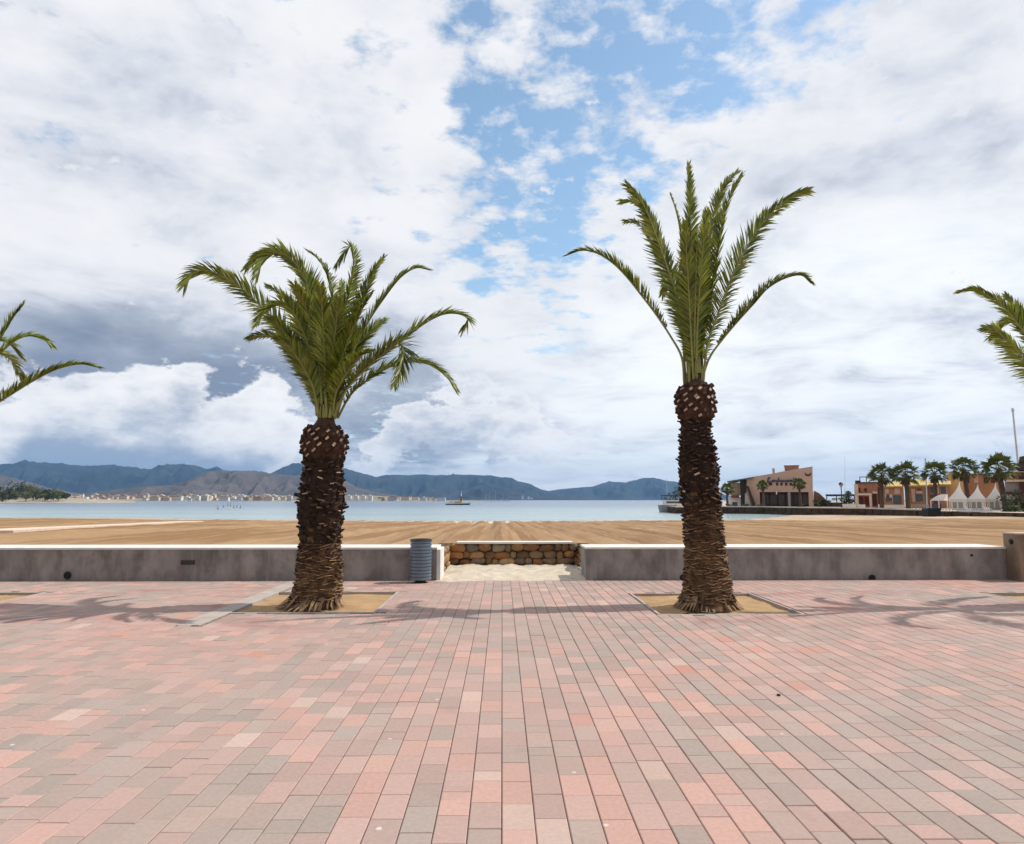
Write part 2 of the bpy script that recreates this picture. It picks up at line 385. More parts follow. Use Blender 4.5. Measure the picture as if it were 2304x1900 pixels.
rgt = t3.math('MULTIPLY', t3.sstep(sx.outputs[0], 20, 45), t3.sstep(sx.outputs[1], 55, 72)); cc = t3.mix(rgt, cc, (0.60, 0.47, 0.34, 1))
nr = t3.math('MULTIPLY', t3.sstep(sx.outputs[1], 24, 15.5), t3.sstep(t3.noise(g3.outputs['Position'], 1.2, 5), .3, .7)); cc = t3.mix(t3.math('MULTIPLY', nr, .4), cc, (0.46, 0.33, 0.20, 1))
big = t3.sstep(t3.noise(g3.outputs['Position'], .12, 4), .35, .7); cc = t3.mix(t3.math('MULTIPLY', big, .35), cc, (0.33, 0.185, 0.08, 1))
mpf = t3.new('ShaderNodeMapping'); t3.l.new(g3.outputs['Position'], mpf.inputs[0]); mpf.inputs['Scale'].default_value = (2.2, .03, 0); mpf.inputs['Rotation'].default_value = (0, 0, .015)
rk = t3.math('MULTIPLY', t3.sstep(t3.noise(mpf.outputs[0], 1.0, 4, .6), .56, .42), t3.sstep(sx.outputs[1], 16, 22)); cc = t3.mix(t3.math('MULTIPLY', rk, .85), cc, (0.22, 0.12, 0.052, 1))
fleck = t3.sstep(t3.noise(g3.outputs['Position'], 3.0, 5, .75), .56, .70); cc = t3.mix(t3.math('MULTIPLY', fleck, .35), cc, (0.20, 0.11, 0.05, 1))
t3.l.new(cc, b3.inputs['Base Color'])
BX0, BX1 = G(1004, 1290).x, G(1306, 1290).x                         # gap between the walls
BXI0, BXI1, BY = P(1008, 1219, 16.7).x, P(1306, 1219, 16.7).x, G(1150, 1272).y
print('gap', BX0, BX1, 'bay', BXI0, BXI1, BY)
xs = [-420, -300, -200, -140, -105] + [-80 + .27 * i for i in range(int(160 / .27) + 1)] + [105, 140, 200, 300, 420]
ys = []; y = WY + .84
while y < 125: ys.append(y); y += .22 + (y - WY) * .0135
ys += [140, 180]
for lo, hi in ((None, BXI0 - .28), (BXI1 + .28, None), (BXI0 - .28, BXI1 + .28)):
    pass
mb = MB(); vv = []; ff = []
for y in ys:
    for x in xs: vv.append((x, y, sand_z(x, y) + sand_detail(x, y)))
nx = len(xs)
for j in range(len(ys) - 1):
    for i in range(nx - 1):
        cx = (xs[i] + xs[i + 1]) / 2; cy = (ys[j] + ys[j + 1]) / 2
        if BXI0 - .2 < cx < BXI1 + .2 and cy < BY + .22: continue
        a = j * nx + i; ff.append((a, a + 1, a + nx + 1, a + nx))
mb.add(vv, ff)
tag(mb.build('beach', m_sand, smooth=True), 'raked golden sand of the beach', 'beach', kind='structure')
# trampled pale sand in the gap
m_psand = mat('pale_sand', (0.60, 0.52, 0.41), 0.95, 0.2, 5, 0.6, 22, bdist=.02, col2=(.47, .40, .31))
mb = MB(); n = 60; vv = []; ff = []
for j in range(41):
    for i in range(n + 1):
        x = BX0 - .1 + (BX1 - BX0 + .2) * i / n; yf = WY - .03 - .34 * max(0, noise.noise(Vector((x * 1.3, 3.3, 0))) + .5 * noise.noise(Vector((x * 5, 1.3, 0))) + .15); y = yf + (BY + .25 - yf) * j / 40
        zz_ = .012 + .05 * noise.noise(Vector((x * 3.1, y * 3.1, 1))) + .025 * noise.noise(Vector((x * 8, y * 8, 3)))
        vv.append((x, y, zz_ * max(0, min(1, (y - WY + .02) / .3)) + (.004 if j else -.006)))
for j in range(40):
    for i in range(n): a = j * (n + 1) + i; ff.append((a, a + 1, a + n + 2, a + n + 1))
mb.add(vv, ff); tag(mb.build('sand_path', m_psand, smooth=True), 'pale trampled sand in the gap between the walls', 'sand', kind='structure')

# pale boardwalk on the sand, left
a, b = WA, WB
m_board = mat('bleached_timber', (0.72, 0.58, 0.46), 0.9, 0.2, 4)
mb = MB(); n = 46; dirw = (b - a); dl = dirw.length; u = Vector((dirw.x, dirw.y, 0)).normalized(); pn = Vector((-u.y, u.x, 0))
for k in range(n):
    for q in range(5):
        s0, s1 = (k + q / 5) / n, (k + (q + .9) / 5) / n
        p0, p1 = a + dirw * s0, a + dirw * s1; z0 = max(sand_z(p0.x, p0.y), sand_z(p1.x, p1.y)) + .09
        c_ = [p0 - pn * .95, p1 - pn * .95, p1 + pn * .95, p0 + pn * .95]
        mb.slab([(v.x, v.y) for v in c_], z0 - .14, z0)
tag(mb.build('boardwalk', m_board, origin=tuple(a)), 'pale timber boardwalk crossing the beach on the left', 'boardwalk')

# sea
m_sea = bpy.data.materials.new('sea_water'); m_sea.use_nodes = True; t4 = NT(m_sea.node_tree); b4 = t4.n['Principled BSDF']
g4 = t4.new('ShaderNodeNewGeometry'); s4 = t4.new('ShaderNodeSeparateXYZ'); t4.l.new(g4.outputs['Position'], s4.inputs[0])
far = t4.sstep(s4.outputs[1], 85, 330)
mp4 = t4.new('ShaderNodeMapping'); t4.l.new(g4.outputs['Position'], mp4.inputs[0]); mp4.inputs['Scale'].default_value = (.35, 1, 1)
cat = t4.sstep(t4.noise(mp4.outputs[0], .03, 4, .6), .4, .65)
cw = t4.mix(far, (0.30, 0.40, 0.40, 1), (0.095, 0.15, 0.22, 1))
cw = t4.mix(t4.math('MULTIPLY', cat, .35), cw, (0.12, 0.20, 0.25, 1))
t4.l.new(cw, b4.inputs['Base Color']); b4.inputs['Roughness'].default_value = .22; b4.inputs['IOR'].default_value = 1.33
b4.inputs['Specular IOR Level'].default_value = .5
wv = t4.math('ADD', t4.noise(mp4.outputs[0], 2.2, 4, .6), t4.math('MULTIPLY', t4.noise(mp4.outputs[0], .4, 3), 2.0))
bp4 = t4.new('ShaderNodeBump'); bp4.inputs['Strength'].default_value = .55; bp4.inputs['Distance'].default_value = .12
t4.l.new(wv, bp4.inputs['Height']); t4.l.new(bp4.outputs[0], b4.inputs['Normal'])
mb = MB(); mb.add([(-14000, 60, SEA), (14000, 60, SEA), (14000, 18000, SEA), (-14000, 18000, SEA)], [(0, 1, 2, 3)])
tag(mb.build('sea', m_sea), 'calm pale blue water of the bay', 'sea', kind='structure')

# ------------------------------------------------------------------ promenade walls
m_wall = mat('stained_concrete', (0.325, 0.297, 0.275), 0.9, 0.5, 2.6, 0.35, 40, bdist=.006, stretch=(1, 1, .55), detail=8)
tw = NT(m_wall.node_tree); bw_ = tw.n['Principled BSDF']; old = bw_.inputs['Base Color'].links[0].from_socket
gw = tw.new('ShaderNodeNewGeometry'); mpw = tw.new('ShaderNodeMapping'); tw.l.new(gw.outputs['Position'], mpw.inputs[0]); mpw.inputs['Scale'].default_value = (5, 5, .5)
run = tw.sstep(tw.noise(mpw.outputs[0], 1.0, 5, .65), .5, .72); cw_ = tw.mix(tw.math('MULTIPLY', run, .45), old, (.38, .35, .33, 1))
mos = tw.sstep(tw.noise(gw.outputs['Position'], 1.7, 8, .72), .52, .70); cw_ = tw.mix(tw.math('MULTIPLY', mos, .55), cw_, (.115, .105, .09, 1))
tw.l.new(cw_, bw_.inputs['Base Color'])
m_cap = mat('white_coping', (0.74, 0.715, 0.67), 0.8, 0.12, 3, 0.2, 50, bdist=.003)
m_dark = mat('dark_void', (0.012, 0.012, 0.013), 0.7, 0.2)
m_pipe = mat('black_pipe', (0.02, 0.02, 0.022), 0.5, 0.2)
WT = P(500, 1237, WY).z; CT = P(500, 1232.3, WY).z; WD = .86
print('wall', WT, CT)
def disc_pipe(px, py, r, parent, loc):
    p = P(px, py, WY); mb = MB()
    mb.tube([(p.x, WY - .012, p.z), (p.x, WY + .05, p.z)], r, 20, 0)
    mb.tube([(p.x, WY - .0125, p.z), (p.x, WY - .0145, p.z)], r * .8, 20, 1)
    o = mb.build('drain_pipe', [m_pipe, m_dark], parent); o.location = (-loc[0], -loc[1], -loc[2]); return o
def wall(x0, x1, label, end_face, pipes):
    loc = ((x0 + x1) / 2, WY, 0); e = empty('promenade_wall', loc, label, 'wall', 'low concrete walls between promenade and beach')
    def loc0(o): o.location = (-loc[0], -loc[1], -loc[2]); return o
    mb = MB(); mb.box(x0, x1, WY, WY + WD, -.03, WT); loc0(mb.build('wall_body', m_wall, e))
    n = max(1, int((x1 - x0) / 2.0)); st_ = (x1 - x0) / n; mb = MB()
    for k in range(n): mb.box(x0 + k * st_ + (.002 if k else -.012), x0 + (k + 1) * st_ - (.002 if k < n - 1 else -.012), WY - .014, WY + WD + .015, WT, CT)
    loc0(mb.build('coping', m_cap, e, bevel=.006))
    if end_face:
        mb = MB(); xa, xb = end_face; mb.box(xa, xb, WY - .006, WY + WD + .006, -.02, WT - .002); loc0(mb.build('end_pier', m_cap, e, bevel=.006))
    for (px, py, r) in pipes: disc_pipe(px, py, r, e, loc)
    return e, loc0
xe = G(990.5, 1306).x; xr = G(1319, 1306).x; XP = xp = P(2268, 1305, WY).x
wl, l0 = wall(-40, xe - .075, 'long low grey concrete wall left of the gap, white coping', (xe - .0735, xe + .004), [(152, 1295, .075)])
p = P(424, 1266, WY); mb = MB(); mb.box(p.x - .15, p.x + .13, WY - .006, WY + .02, p.z - .045, p.z + .045)
for k in range(3): mb.box(p.x - .14, p.x + .12, WY - .012, WY - .0065, p.z - .035 + k * .026, p.z - .021 + k * .026)
l0(mb.build('vent_plate', mat('vent_metal', (.06, .055, .055), .6), wl))
wr, l1 = wall(xr, xp, 'low grey concrete wall right of the gap behind the tallest palm', None, [(1536, 1300, .06), (1962, 1301, .07)])
p = P(2186, 1250, WY); mb = MB(); mb.tube([(p.x, WY - .008, p.z), (p.x, WY + .02, p.z)], .028, 12); l1(mb.build('wall_plug', m_pipe, wr))
# stone pier at the right end
m_pier = mat('brown_stone', (0.30, 0.215, 0.15), 0.85, 0.45, 2.2, 0.4, 22, bdist=.01, stretch=(1, 1, .5))
x0 = XP + .003; pz = P(2268, 1198, WY).z
e = empty('stone_pier', (x0 + .3, WY, 0), 'square brown stone pier ending the wall at the right edge', 'pier')
mb = MB(); mb.box(-.298, .30, -.36, .06, -.03, pz - .03); mb.build('pier_body', m_pier, e, bevel=.012)
mb = MB(); mb.box(-.306, .312, -.37, .07, pz - .03, pz); mb.build('pier_cap', mat('pier_coping', (.55, .44, .35), .85), e, bevel=.008)
zl_ = P(2283, 1219, WY - .17).z
mb = MB(); mb.tube([(-.315, -.17, zl_), (-.25, -.17, zl_)], .055, 6); mb.tube([(-.335, -.17, zl_), (-.3155, -.17, zl_)], [.03, .048], 10)
mb.build('pier_lamp', m_pipe, e)

# rubble retaining wall of the bay
m_rub = mat('rubble_stone', (1, 1, 1), 0.9, 0.35, 7, 0.7, 24, attr='scol', bdist=.02, detail=7)
m_mort = mat('dark_mortar', (0.10, 0.07, 0.045), 0.95, 0.4, 8, 0.5)
bz = P(1150, 1219.5, BY).z
e = empty('stone_wall', ((BXI0 + BXI1) / 2, BY, 0), 'low brown rubble stone wall closing the gap, pale coping', 'wall')
def local(o, e=e): o.location = -e.location; return o
mb = MB(); mb.box(BXI0 - .25, BXI1 + .25, BY + .06, BY + .35, -.05, bz - .05)
for sgn, xa in ((-1, BXI0), (1, BXI1)):
    xo = xa + sgn * .25
    mb.box(min(xa + sgn * .06, xo), max(xa + sgn * .06, xo), WY + WD + .003, BY + .058, -.05, bz - .05)
local(mb.build('wall_core', m_mort, e))
SC = [(.33, .18, .08), (.25, .12, .05), (.38, .24, .12), (.17, .09, .045), (.26, .17, .10), (.20, .15, .10), (.40, .19, .07), (.13, .075, .04), (.22, .10, .04)]
def stones(mb, p0, ux, length, height, nrm):
    z = .0
    while z < height - .03:
        h = R.uniform(.12, .25); h = min(h, height - z); x = R.uniform(-.1, 0)
        while x < length:
            wd = R.uniform(.14, .44); cx = x + wd / 2; cz = z + h / 2 + R.uniform(-.025, .025)
            c_ = R.choice(SC); k = R.uniform(.85, 1.5); c_ = tuple(v * k for v in c_); sd = R.random() * 50
            ctr = p0 + ux * cx + Vector((0, 0, cz)); a_, b_ = 9, 6; vv = []; ff = []
            for i in range(b_ + 1):
                th = math.pi * i / b_
                for k2 in range(a_):
                    ph = 2 * math.pi * k2 / a_
                    u_, v_, w_ = math.sin(th) * math.cos(ph), math.cos(th), math.sin(th) * math.sin(ph)
                    f_ = lambda q: math.copysign(abs(q) ** .7, q)
                    l_ = 1.04 + .38 * noise.noise(Vector((u_ * 1.5 + sd, v_ * 1.5, w_ * 1.5)))
                    vv.append(ctr + ux * (f_(u_) * wd * .5 * l_) + Vector((0, 0, f_(v_) * h * .5 * l_)) + nrm * (f_(w_) * .085 * l_))
            for i in range(b_):
                for k2 in range(a_): ff.append((i * a_ + k2, i * a_ + (k2 + 1) % a_, (i + 1) * a_ + (k2 + 1) % a_, (i + 1) * a_ + k2))
            mb.add(vv, ff, 0, c_); x += wd * .97
        z += h * .96
mb = MB(); stones(mb, Vector((BXI0, BY + .05, 0)), Vector((1, 0, 0)), BXI1 - BXI0, bz - .05, Vector((0, -1, 0)))
stones(mb, Vector((BXI0 - .05, WY + WD + .1, 0)), Vector((0, 1, 0)), BY - WY - WD - .1, bz - .05, Vector((1, 0, 0)))
stones(mb, Vector((BXI1 + .05, WY + WD + .1, 0)), Vector((0, 1, 0)), BY - WY - WD - .1, bz - .05, Vector((-1, 0, 0)))
local(mb.build('stone_facing', m_rub, e, smooth=True, attr='scol'))
mb = MB(); mb.box(P(1027, 1219, BY).x, P(1289, 1219, BY).x, BY - .03, BY + .36, bz - .05, bz); local(mb.build('coping', m_cap, e, bevel=.01))

# ------------------------------------------------------------------ litter bin
bp_ = G(946, 1311); sc_ = bp_.y / F
e = empty('litter_bin', (bp_.x, bp_.y, 0), 'blue grey ribbed metal litter bin in front of the wall', 'litter bin')
m_bin = mat('bin_paint', (0.16, 0.215, 0.27), 0.35, 0.15, 5, metal=.35, spec=.5)
rb = 23.6 * sc_; zb = .055; zt = P(946, 1214.5, bp_.y).z; pts = []
mb = MB(); prof = [(rb * .9, zb)]; n = 12
for k in range(n):
    z0 = zb + (zt - zb) * k / n; z1 = zb + (zt - zb) * (k + 1) / n; hh = z1 - z0
    prof += [(rb * .905, z0 + .003), (rb, z0 + hh * .14), (rb, z0 + hh * .80), (rb * .905, z0 + hh * .90)]
prof += [(rb * .95, zt), (rb * .90, zt), (rb * .90, zt - .25)]
def lathe(mb, prof, seg=32, m=0):
    vv = []; ff = []
    for r, z in prof:
        for k in range(seg): vv.append((r * math.cos(2 * math.pi * k / seg), r * math.sin(2 * math.pi * k / seg), z))
    for i in range(len(prof) - 1):
        for k in range(seg): a = i * seg + k; b = i * seg + (k + 1) % seg; ff.append((a, b, b + seg, a + seg))
    mb.add(vv, ff, m)
lathe(mb, prof, 40); mb.add([(rb * .9 * math.cos(2 * math.pi * k / 40), rb * .9 * math.sin(2 * math.pi * k / 40), zb) for k in range(40)], [tuple(range(39, -1, -1))])
mb.build('body', m_bin, e)
mb = MB(); lathe(mb, [(rb * .88, zt - .03), (rb * 1.02, zt - .03), (rb * 1.02, zt + .012), (rb * .88, zt + .012), (rb * .88, zt - .03)], 40); mb.build('rim', mat('bin_rim', (.07, .09, .11), .4, metal=.3), e)
mb = MB(); lathe(mb, [(0.001, zb + .01), (rb * .5, zb + .01), (rb * .5, .012), (rb * .62, .01), (rb * .62, -.004)], 24); mb.build('foot', m_pipe, e)
mb = MB(); lathe(mb, [(.001, zt - .12), (rb * .9, zt - .12)], 24); mb.build('liner', m_dark, e)

# ------------------------------------------------------------------ date palms
m_trlow = mat('ringed_bark', (0.185, 0.105, 0.052), 0.95, 0.65, 9, 0.6, 40, bdist=.012)
m_trmid = mat('dark_bark', (0.050, 0.028, 0.017), 0.95, 0.5, 12, 0.6, 40, bdist=.012)
m_boss = mat('red_brown_bases', (0.085, 0.043, 0.024), 0.9, 0.5, 12, 0.5, 40)
m_cut = mat('pale_cut_end', (0.46, 0.32, 0.235), 0.9, 0.3, 20)
m_fib = mat('fibre_straw', (0.34, 0.215, 0.115), 0.95, 0.55, 14)
m_leaf = mat('date_leaflet', (0.225, 0.28, 0.042), 0.40, 0.35, 3.0, attr='lcol', trans=.25, spec=.5)
m_rach = mat('frond_rib', (0.26, 0.27, 0.075), 0.5, 0.25, 8)
def interp(prof, y):
    for (a, b) in zip(prof, prof[1:]):
        if (a[0] - y) * (b[0] - y) <= 0 and a[0] != b[0]:
            k = (y - a[0]) / (b[0] - a[0]); return a[1] + (b[1] - a[1]) * k, a[2] + (b[2] - a[2]) * k
    return prof[-1][1], prof[-1][2]
def stub(mb, base, radial, up, tang, ln, wd, th, ang, m0, m1, taper=.8, tw_=0.0):
    o_ = radial * math.cos(ang) + up * math.sin(ang); n_ = up * math.cos(ang) - radial * math.sin(ang)
    if tw_: tang = (tang * math.cos(tw_) + n_ * math.sin(tw_)); n_ = o_.cross(tang) * -1 if o_.cross(tang).dot(n_) < 0 else o_.cross(tang)
    vv = []
    for s_, k in ((-.05, 1.0), (ln, taper)):
        for a_, b_ in ((-1, -.5), (1, -.5), (1.0, .5), (-1.0, .5)):
            vv.append(base + o_ * s_ + tang * (a_ * wd * .5 * k) + n_ * (b_ * th * k))
    mb.add(vv, [(0, 1, 5, 4), (1, 2, 6, 5), (2, 3, 7, 6), (3, 0, 4, 7)], m0); mb.add(vv[4:], [(0, 1, 2, 3)], m1)
def catmull(pts, n):
    q = [pts[0] * 2 - pts[1]] + list(pts) + [pts[-1] * 2 - pts[-2]]; out = []; ns = len(pts) - 1
    for i in range(n + 1):
        u = i / n * ns; k = min(int(u), ns - 1); f = u - k; p0, p1, p2, p3 = q[k:k + 4]
        out.append(.5 * ((2 * p1) + (p2 - p0) * f + (2 * p0 - 5 * p1 + 4 * p2 - p3) * f * f + (3 * p1 - p0 - 3 * p2 + p3) * f ** 3))
    return out
def frond(parent, loc, pts, L=.42, twist=0.0, side=None, seed=0, N=64, bare=.10, vee=35, droop=.25, tint=1.0, twist0=None):
    rn = random.Random(seed * 7 + 3); pts = catmull([Vector(p) for p in pts], 46)
    N = int(N * 2.5); L *= 1.06; lens = [0]
    for a, b in zip(pts, pts[1:]): lens.append(lens[-1] + (b - a).length)
    tot = lens[-1]; mbf = MB()
    mbf.tube([p - loc for p in pts], [.019 * (1 - .86 * (l / tot)) + .002 for l in lens], 6, 1, (1, 1, 1))
    o_ = pts[-1] - pts[0]; o_.z = 0
    if side is None:
        side = Vector((o_.y, -o_.x, 0)); side = side.normalized() if side.length > .05 else Vector((1, 0, 0))
    def at(s):
        l = s * tot; k = 0
        while k < len(lens) - 2 and lens[k + 1] < l: k += 1
        f = (l - lens[k]) / max(1e-6, lens[k + 1] - lens[k]); return pts[k].lerp(pts[k + 1], f), (pts[k + 1] - pts[k]).normalized()
    for i in range(N):
        for sg in (-1, 1):
            s = bare + (1 - bare) * (i + rn.uniform(.1, .9)) / N; p, tg = at(min(s, .998))
            sd = (side - tg * side.dot(tg)); sd = sd.normalized() if sd.length > .1 else tg.orthogonal().normalized()
            nm = tg.cross(sd)
            if nm.z < -.02 or (abs(nm.z) < .02 and nm.dot(o_) > 0): nm = -nm
            tw_ = twist if twist0 is None else twist0 + (twist - twist0) * s
            rot = Matrix.Rotation(tw_, 3, tg); sd = rot @ sd; nm = rot @ nm
            u = (s - bare) / (1 - bare)
            prof = min(1, .32 + 2.4 * u) * (1 - .62 * max(0, (u - .5) / .5) ** 1.5)
            ln = L * prof * rn.uniform(.82, 1.12); a = rad(50 - 30 * u + rn.uniform(-6, 6)); v = rad(vee + rn.uniform(-20, 16)); ln *= (.55 if rn.random() < .03 else 1)
            dd = (tg * math.cos(a) + (sd * (sg * math.cos(v)) + nm * math.sin(v)) * math.sin(a)).normalized()
            wv_ = dd.cross(nm if abs(dd.dot(nm)) < .9 else sd).normalized(); wv_ = Matrix.Rotation(rn.uniform(-.9, .9), 3, dd) @ wv_
            wd = rn.uniform(.0095, .0155); g_ = Vector((0, 0, -1)) * (droop * ln * rn.uniform(.5, 1.3))
            b0 = p - loc; m_ = b0 + dd * (ln * .5) + g_ * .22; tp = b0 + dd * ln + g_
            cb = rn.choice([(.36, .42, .35), (.55, .62, .45), (.8, .88, .7), (1, 1, 1), (1.15, 1.08, .9), (1.3, 1.15, .9), (1.6, 1.3, 1.0)]); cb = tuple(x * tint for x in cb)  # random leaflet tints, range widened to paint in sun and shade contrast
            mbf.add([b0 - wv_ * wd * .6, b0 + wv_ * wd * .6, m_ + wv_ * wd, m_ - wv_ * wd, tp], [(0, 1, 2, 3), (3, 2, 4)], 0, cb)
    o = mbf.build('frond', [m_leaf, m_rach], parent, attr='lcol'); return o
def palm(px_base, prof, Y, cuts, fr, label, seed, extra):
    rn = random.Random(seed); y_bot, y_lo, y_mid, y_top, y_end = cuts
    bx = P(px_base, 1362, Y).x; loc = Vector((bx, Y, -.05)); e = empty('date_palm', loc, label, 'palm tree', 'date palms in square pits along the promenade')
    def cr(y):
        a, b = interp(prof, y); A, B = P(a, y, Y), P(b, y, Y); return (A + B) / 2, (B.x - A.x) / 2
    def core(y0, y1, shrink, n, amp, fs, m, name):
        mb = MB(); seg = 30; vv = []; ff = []
        for i in range(n + 1):
            y = y0 + (y1 - y0) * i / n; c_, r_ = cr(y); r_ *= shrink
            for k in range(seg):
                an = 2 * math.pi * k / seg; dv = Vector((math.cos(an), math.sin(an), 0))
                rr = r_ * (1 + amp * noise.noise(Vector((dv.x * 2 + seed, dv.y * 2, c_.z * fs))))
                vv.append(c_ + dv * rr - loc)
        for i in range(n):
            for k in range(seg): a = i * seg + k; b = i * seg + (k + 1) % seg; ff.append((a, b, b + seg, a + seg))
        ff.append(tuple(n * seg + k for k in range(seg))); mb.add(vv, ff); return mb
    def spiral(mb, y0, y1, rowh, per, fn):
        z0, z1 = cr(y0)[0].z, cr(y1)[0].z; nrow = max(1, int((z1 - z0) / rowh)); ga = math.pi / per
        for r_ in range(nrow):
            y = y0 + (y1 - y0) * (r_ + .5) / nrow; c_, rd = cr(y)
            for k in range(per):
                an = 2 * math.pi * k / per + ga * (r_ % 2) + r_ * .05 + rn.uniform(-.09, .09)
                radial = Vector((math.cos(an), math.sin(an), 0)); tang = Vector((-radial.y, radial.x, 0))
                fn(mb, c_ + Vector((0, 0, rn.uniform(-.3, .3) * rowh)) - loc, rd, radial, tang, (r_ + .5) / nrow)
    UP = Vector((0, 0, 1))
    mb = core(y_bot, y_lo, .93, 40, .05, 5, 0, 'trunk')
    spiral(mb, y_bot - 14, y_lo, .045, 15, lambda m_, c_, rd, ra, ta, f: stub(m_, c_ + ra * (rd * .93), ra, UP, ta, rd * .085 * rn.uniform(.5, 1.4), rn.uniform(.12, .20), .014, rad(rn.uniform(-5, 40)), 2 if rn.random() < max(.12, (f - .35) * 1.5) else rn.choice([0, 0, 0, 1]), 2 if rn.random() < max(.10, (f - .4) * 1.5) else rn.choice([0, 1, 1]), .85, rn.uniform(-.3, .3)))
    mb.build('trunk', [m_trlow, m_fib, m_trmid], e)
    mb = core(y_lo, y_mid, .88, 30, .09, 4, 0, 'dark')
    def mid(m_, c_, rd, ra, ta, f):
        if rn.random() < .12: return
        stub(m_, c_ + ra * (rd * .86), ra, UP, ta, rd * rn.uniform(.08, .30), rn.uniform(.05, .13), rn.uniform(.018, .035), rad(rn.uniform(5, 65)), 2 if rn.random() < .55 - f * 2.2 else 0, 1 if rn.random() < .05 else (2 if rn.random() < .3 else 0), rn.uniform(.6, .95), rn.uniform(-.5, .5))
    spiral(mb, y_lo, y_mid, .052, 15, mid); mb.build('dark_bark', [m_trmid, m_cut, m_trlow], e)
    mb = core(y_mid, y_end, .90, 24, .04, 5, 0, 'boss')
    spiral(mb, y_mid, y_top, .070, 12, lambda m_, c_, rd, ra, ta, f: stub(m_, c_ + ra * (rd * .88), ra, UP, ta, rd * rn.uniform(.14, .24), rn.uniform(.075, .10), rn.uniform(.046, .060), rad(rn.uniform(-5, 25) + 25 * f), 0, 1 if rn.random() < (min(.62, f * 3) if f < .8 else .25) else 0, .72, rn.uniform(.5, .9)))
    mb.build('cut_leaf_bases', [m_boss, m_cut], e)
    # fibre roots flaring at the foot
    mb = MB()
    for k in range(150):
        an = rn.uniform(0, 2 * math.pi); ra = Vector((math.cos(an), math.sin(an), 0)); c0, r0 = cr(1338); c1, r1 = cr(y_bot)
        top = Vector((c0.x, Y, rn.uniform(.06, .20))) + ra * r0 * .95; bot = Vector((c1.x, Y, -.02)) + ra * (r0 * rn.uniform(1.08, 1.42))
        ta = Vector((-ra.y, ra.x, 0)) * rn.uniform(.012, .03); mm = (top + bot) / 2 + ra * -.02
        vv = [top - ta, top + ta, mm + ta, mm - ta, bot + ta * .3, bot - ta * .3]
        mb.add([v - loc for v in vv], [(0, 1, 2, 3), (3, 2, 4, 5)], rn.choice([0, 0, 1, 2]))
    mb.build('root_fibres', [m_fib, m_trlow, m_trmid], e)
    cb, rbs = cr(y_end)
    # sheath of petioles
    mb = MB(); ys0 = P(px_base, y_top + 8, Y).z
    for k in range(26):
        an = 2 * math.pi * k / 26 + rn.uniform(-.1, .1); ra = Vector((math.cos(an), math.sin(an), 0)); r0 = rbs * rn.uniform(.75, 1.0)
        c0 = Vector((cb.x, Y, cb.z - .12)); tp = c0 + ra * r0 * 1.15 + Vector((0, 0, rn.uniform(.16, .36))) 
        mb.tube([c0 + ra * r0 - loc, (c0 + tp) / 2 + ra * r0 * .55 - loc, tp - loc], [.034, .026, .016], 5, rn.choice([0, 1, 1]))
    mb.build('petiole_sheath', [m_boss, m_rach], e)
    for i, f in enumerate(fr):
        pts_px, dz = f[0], f[1]; kw = f[2] if len(f) > 2 else {}
        n = len(pts_px); pl = []
        for j, (x, y) in enumerate(reversed(pts_px)):
            s = j / (n - 1); pl.append(P(x, y, Y + dz * s ** 1.25))
        pl[0] = Vector((pl[0].x + max(-.065, min(.065, (pl[-1].x - pl[0].x) * .08)), Y + (.08 if dz > 0 else -.08), pl[0].z - .09))
        kw = dict(kw); kw.setdefault('seed', seed * 50 + i); frond(e, loc, pl, **kw)
    for i, (an, reach, rise, drop, L_) in enumerate(extra):
        o_ = Vector((math.cos(rad(an)), math.sin(rad(an)), 0)); b0 = Vector((cb.x, Y, cb.z + .05)) + o_ * .08
        pl = [b0, b0 + o_ * reach * .16 + Vector((0, 0, rise * .5)), b0 + o_ * reach * .42 + Vector((0, 0, rise * .9)), b0 + o_ * reach * .75 + Vector((0, 0, rise)), b0 + o_ * reach + Vector((0, 0, rise - drop))]
        frond(e, loc, pl, L=L_, seed=seed * 90 + i, twist=rn.uniform(-.5, .5))
    return e
def zl(pts): return [(380 + x / 2.9236, 500 + y / 2.9236) for x, y in pts]
def zr(pts): return [(1250 + x / 3.1, 340 + y / 3.1) for x, y in pts]
profL = [(1366, 640, 756), (1352, 648, 762), (1332, 660, 770), (1300, 665, 770), (1274, 668, 770), (1231, 672, 767), (1188, 673, 770), (1160, 672, 772), (1139, 667, 778), (1101, 675, 776), (1061, 684, 771), (1030, 684, 773), (1009, 679, 782), (986, 682, 780), (966, 690, 767), (955, 706, 757), (943, 714, 754), (915, 718, 752)]
profR = [(1366, 1520, 1664), (1350, 1528, 1655), (1336, 1536, 1648), (1301, 1538, 1642), (1249, 1541, 1633), (1180, 1537, 1626), (1146, 1535, 1623), (1094, 1530, 1619), (1042, 1527, 1614), (1007, 1529, 1607), (973, 1531, 1600), (949, 1530, 1600), (928, 1522, 1607), (904, 1521, 1608), (879, 1524, 1604), (866, 1533, 1596), (857, 1547, 1580), (838, 1549, 1578), (815, 1550, 1577)]
YL = G(705, 1362).y; YR = G(1592, 1363).y
D_ = dict
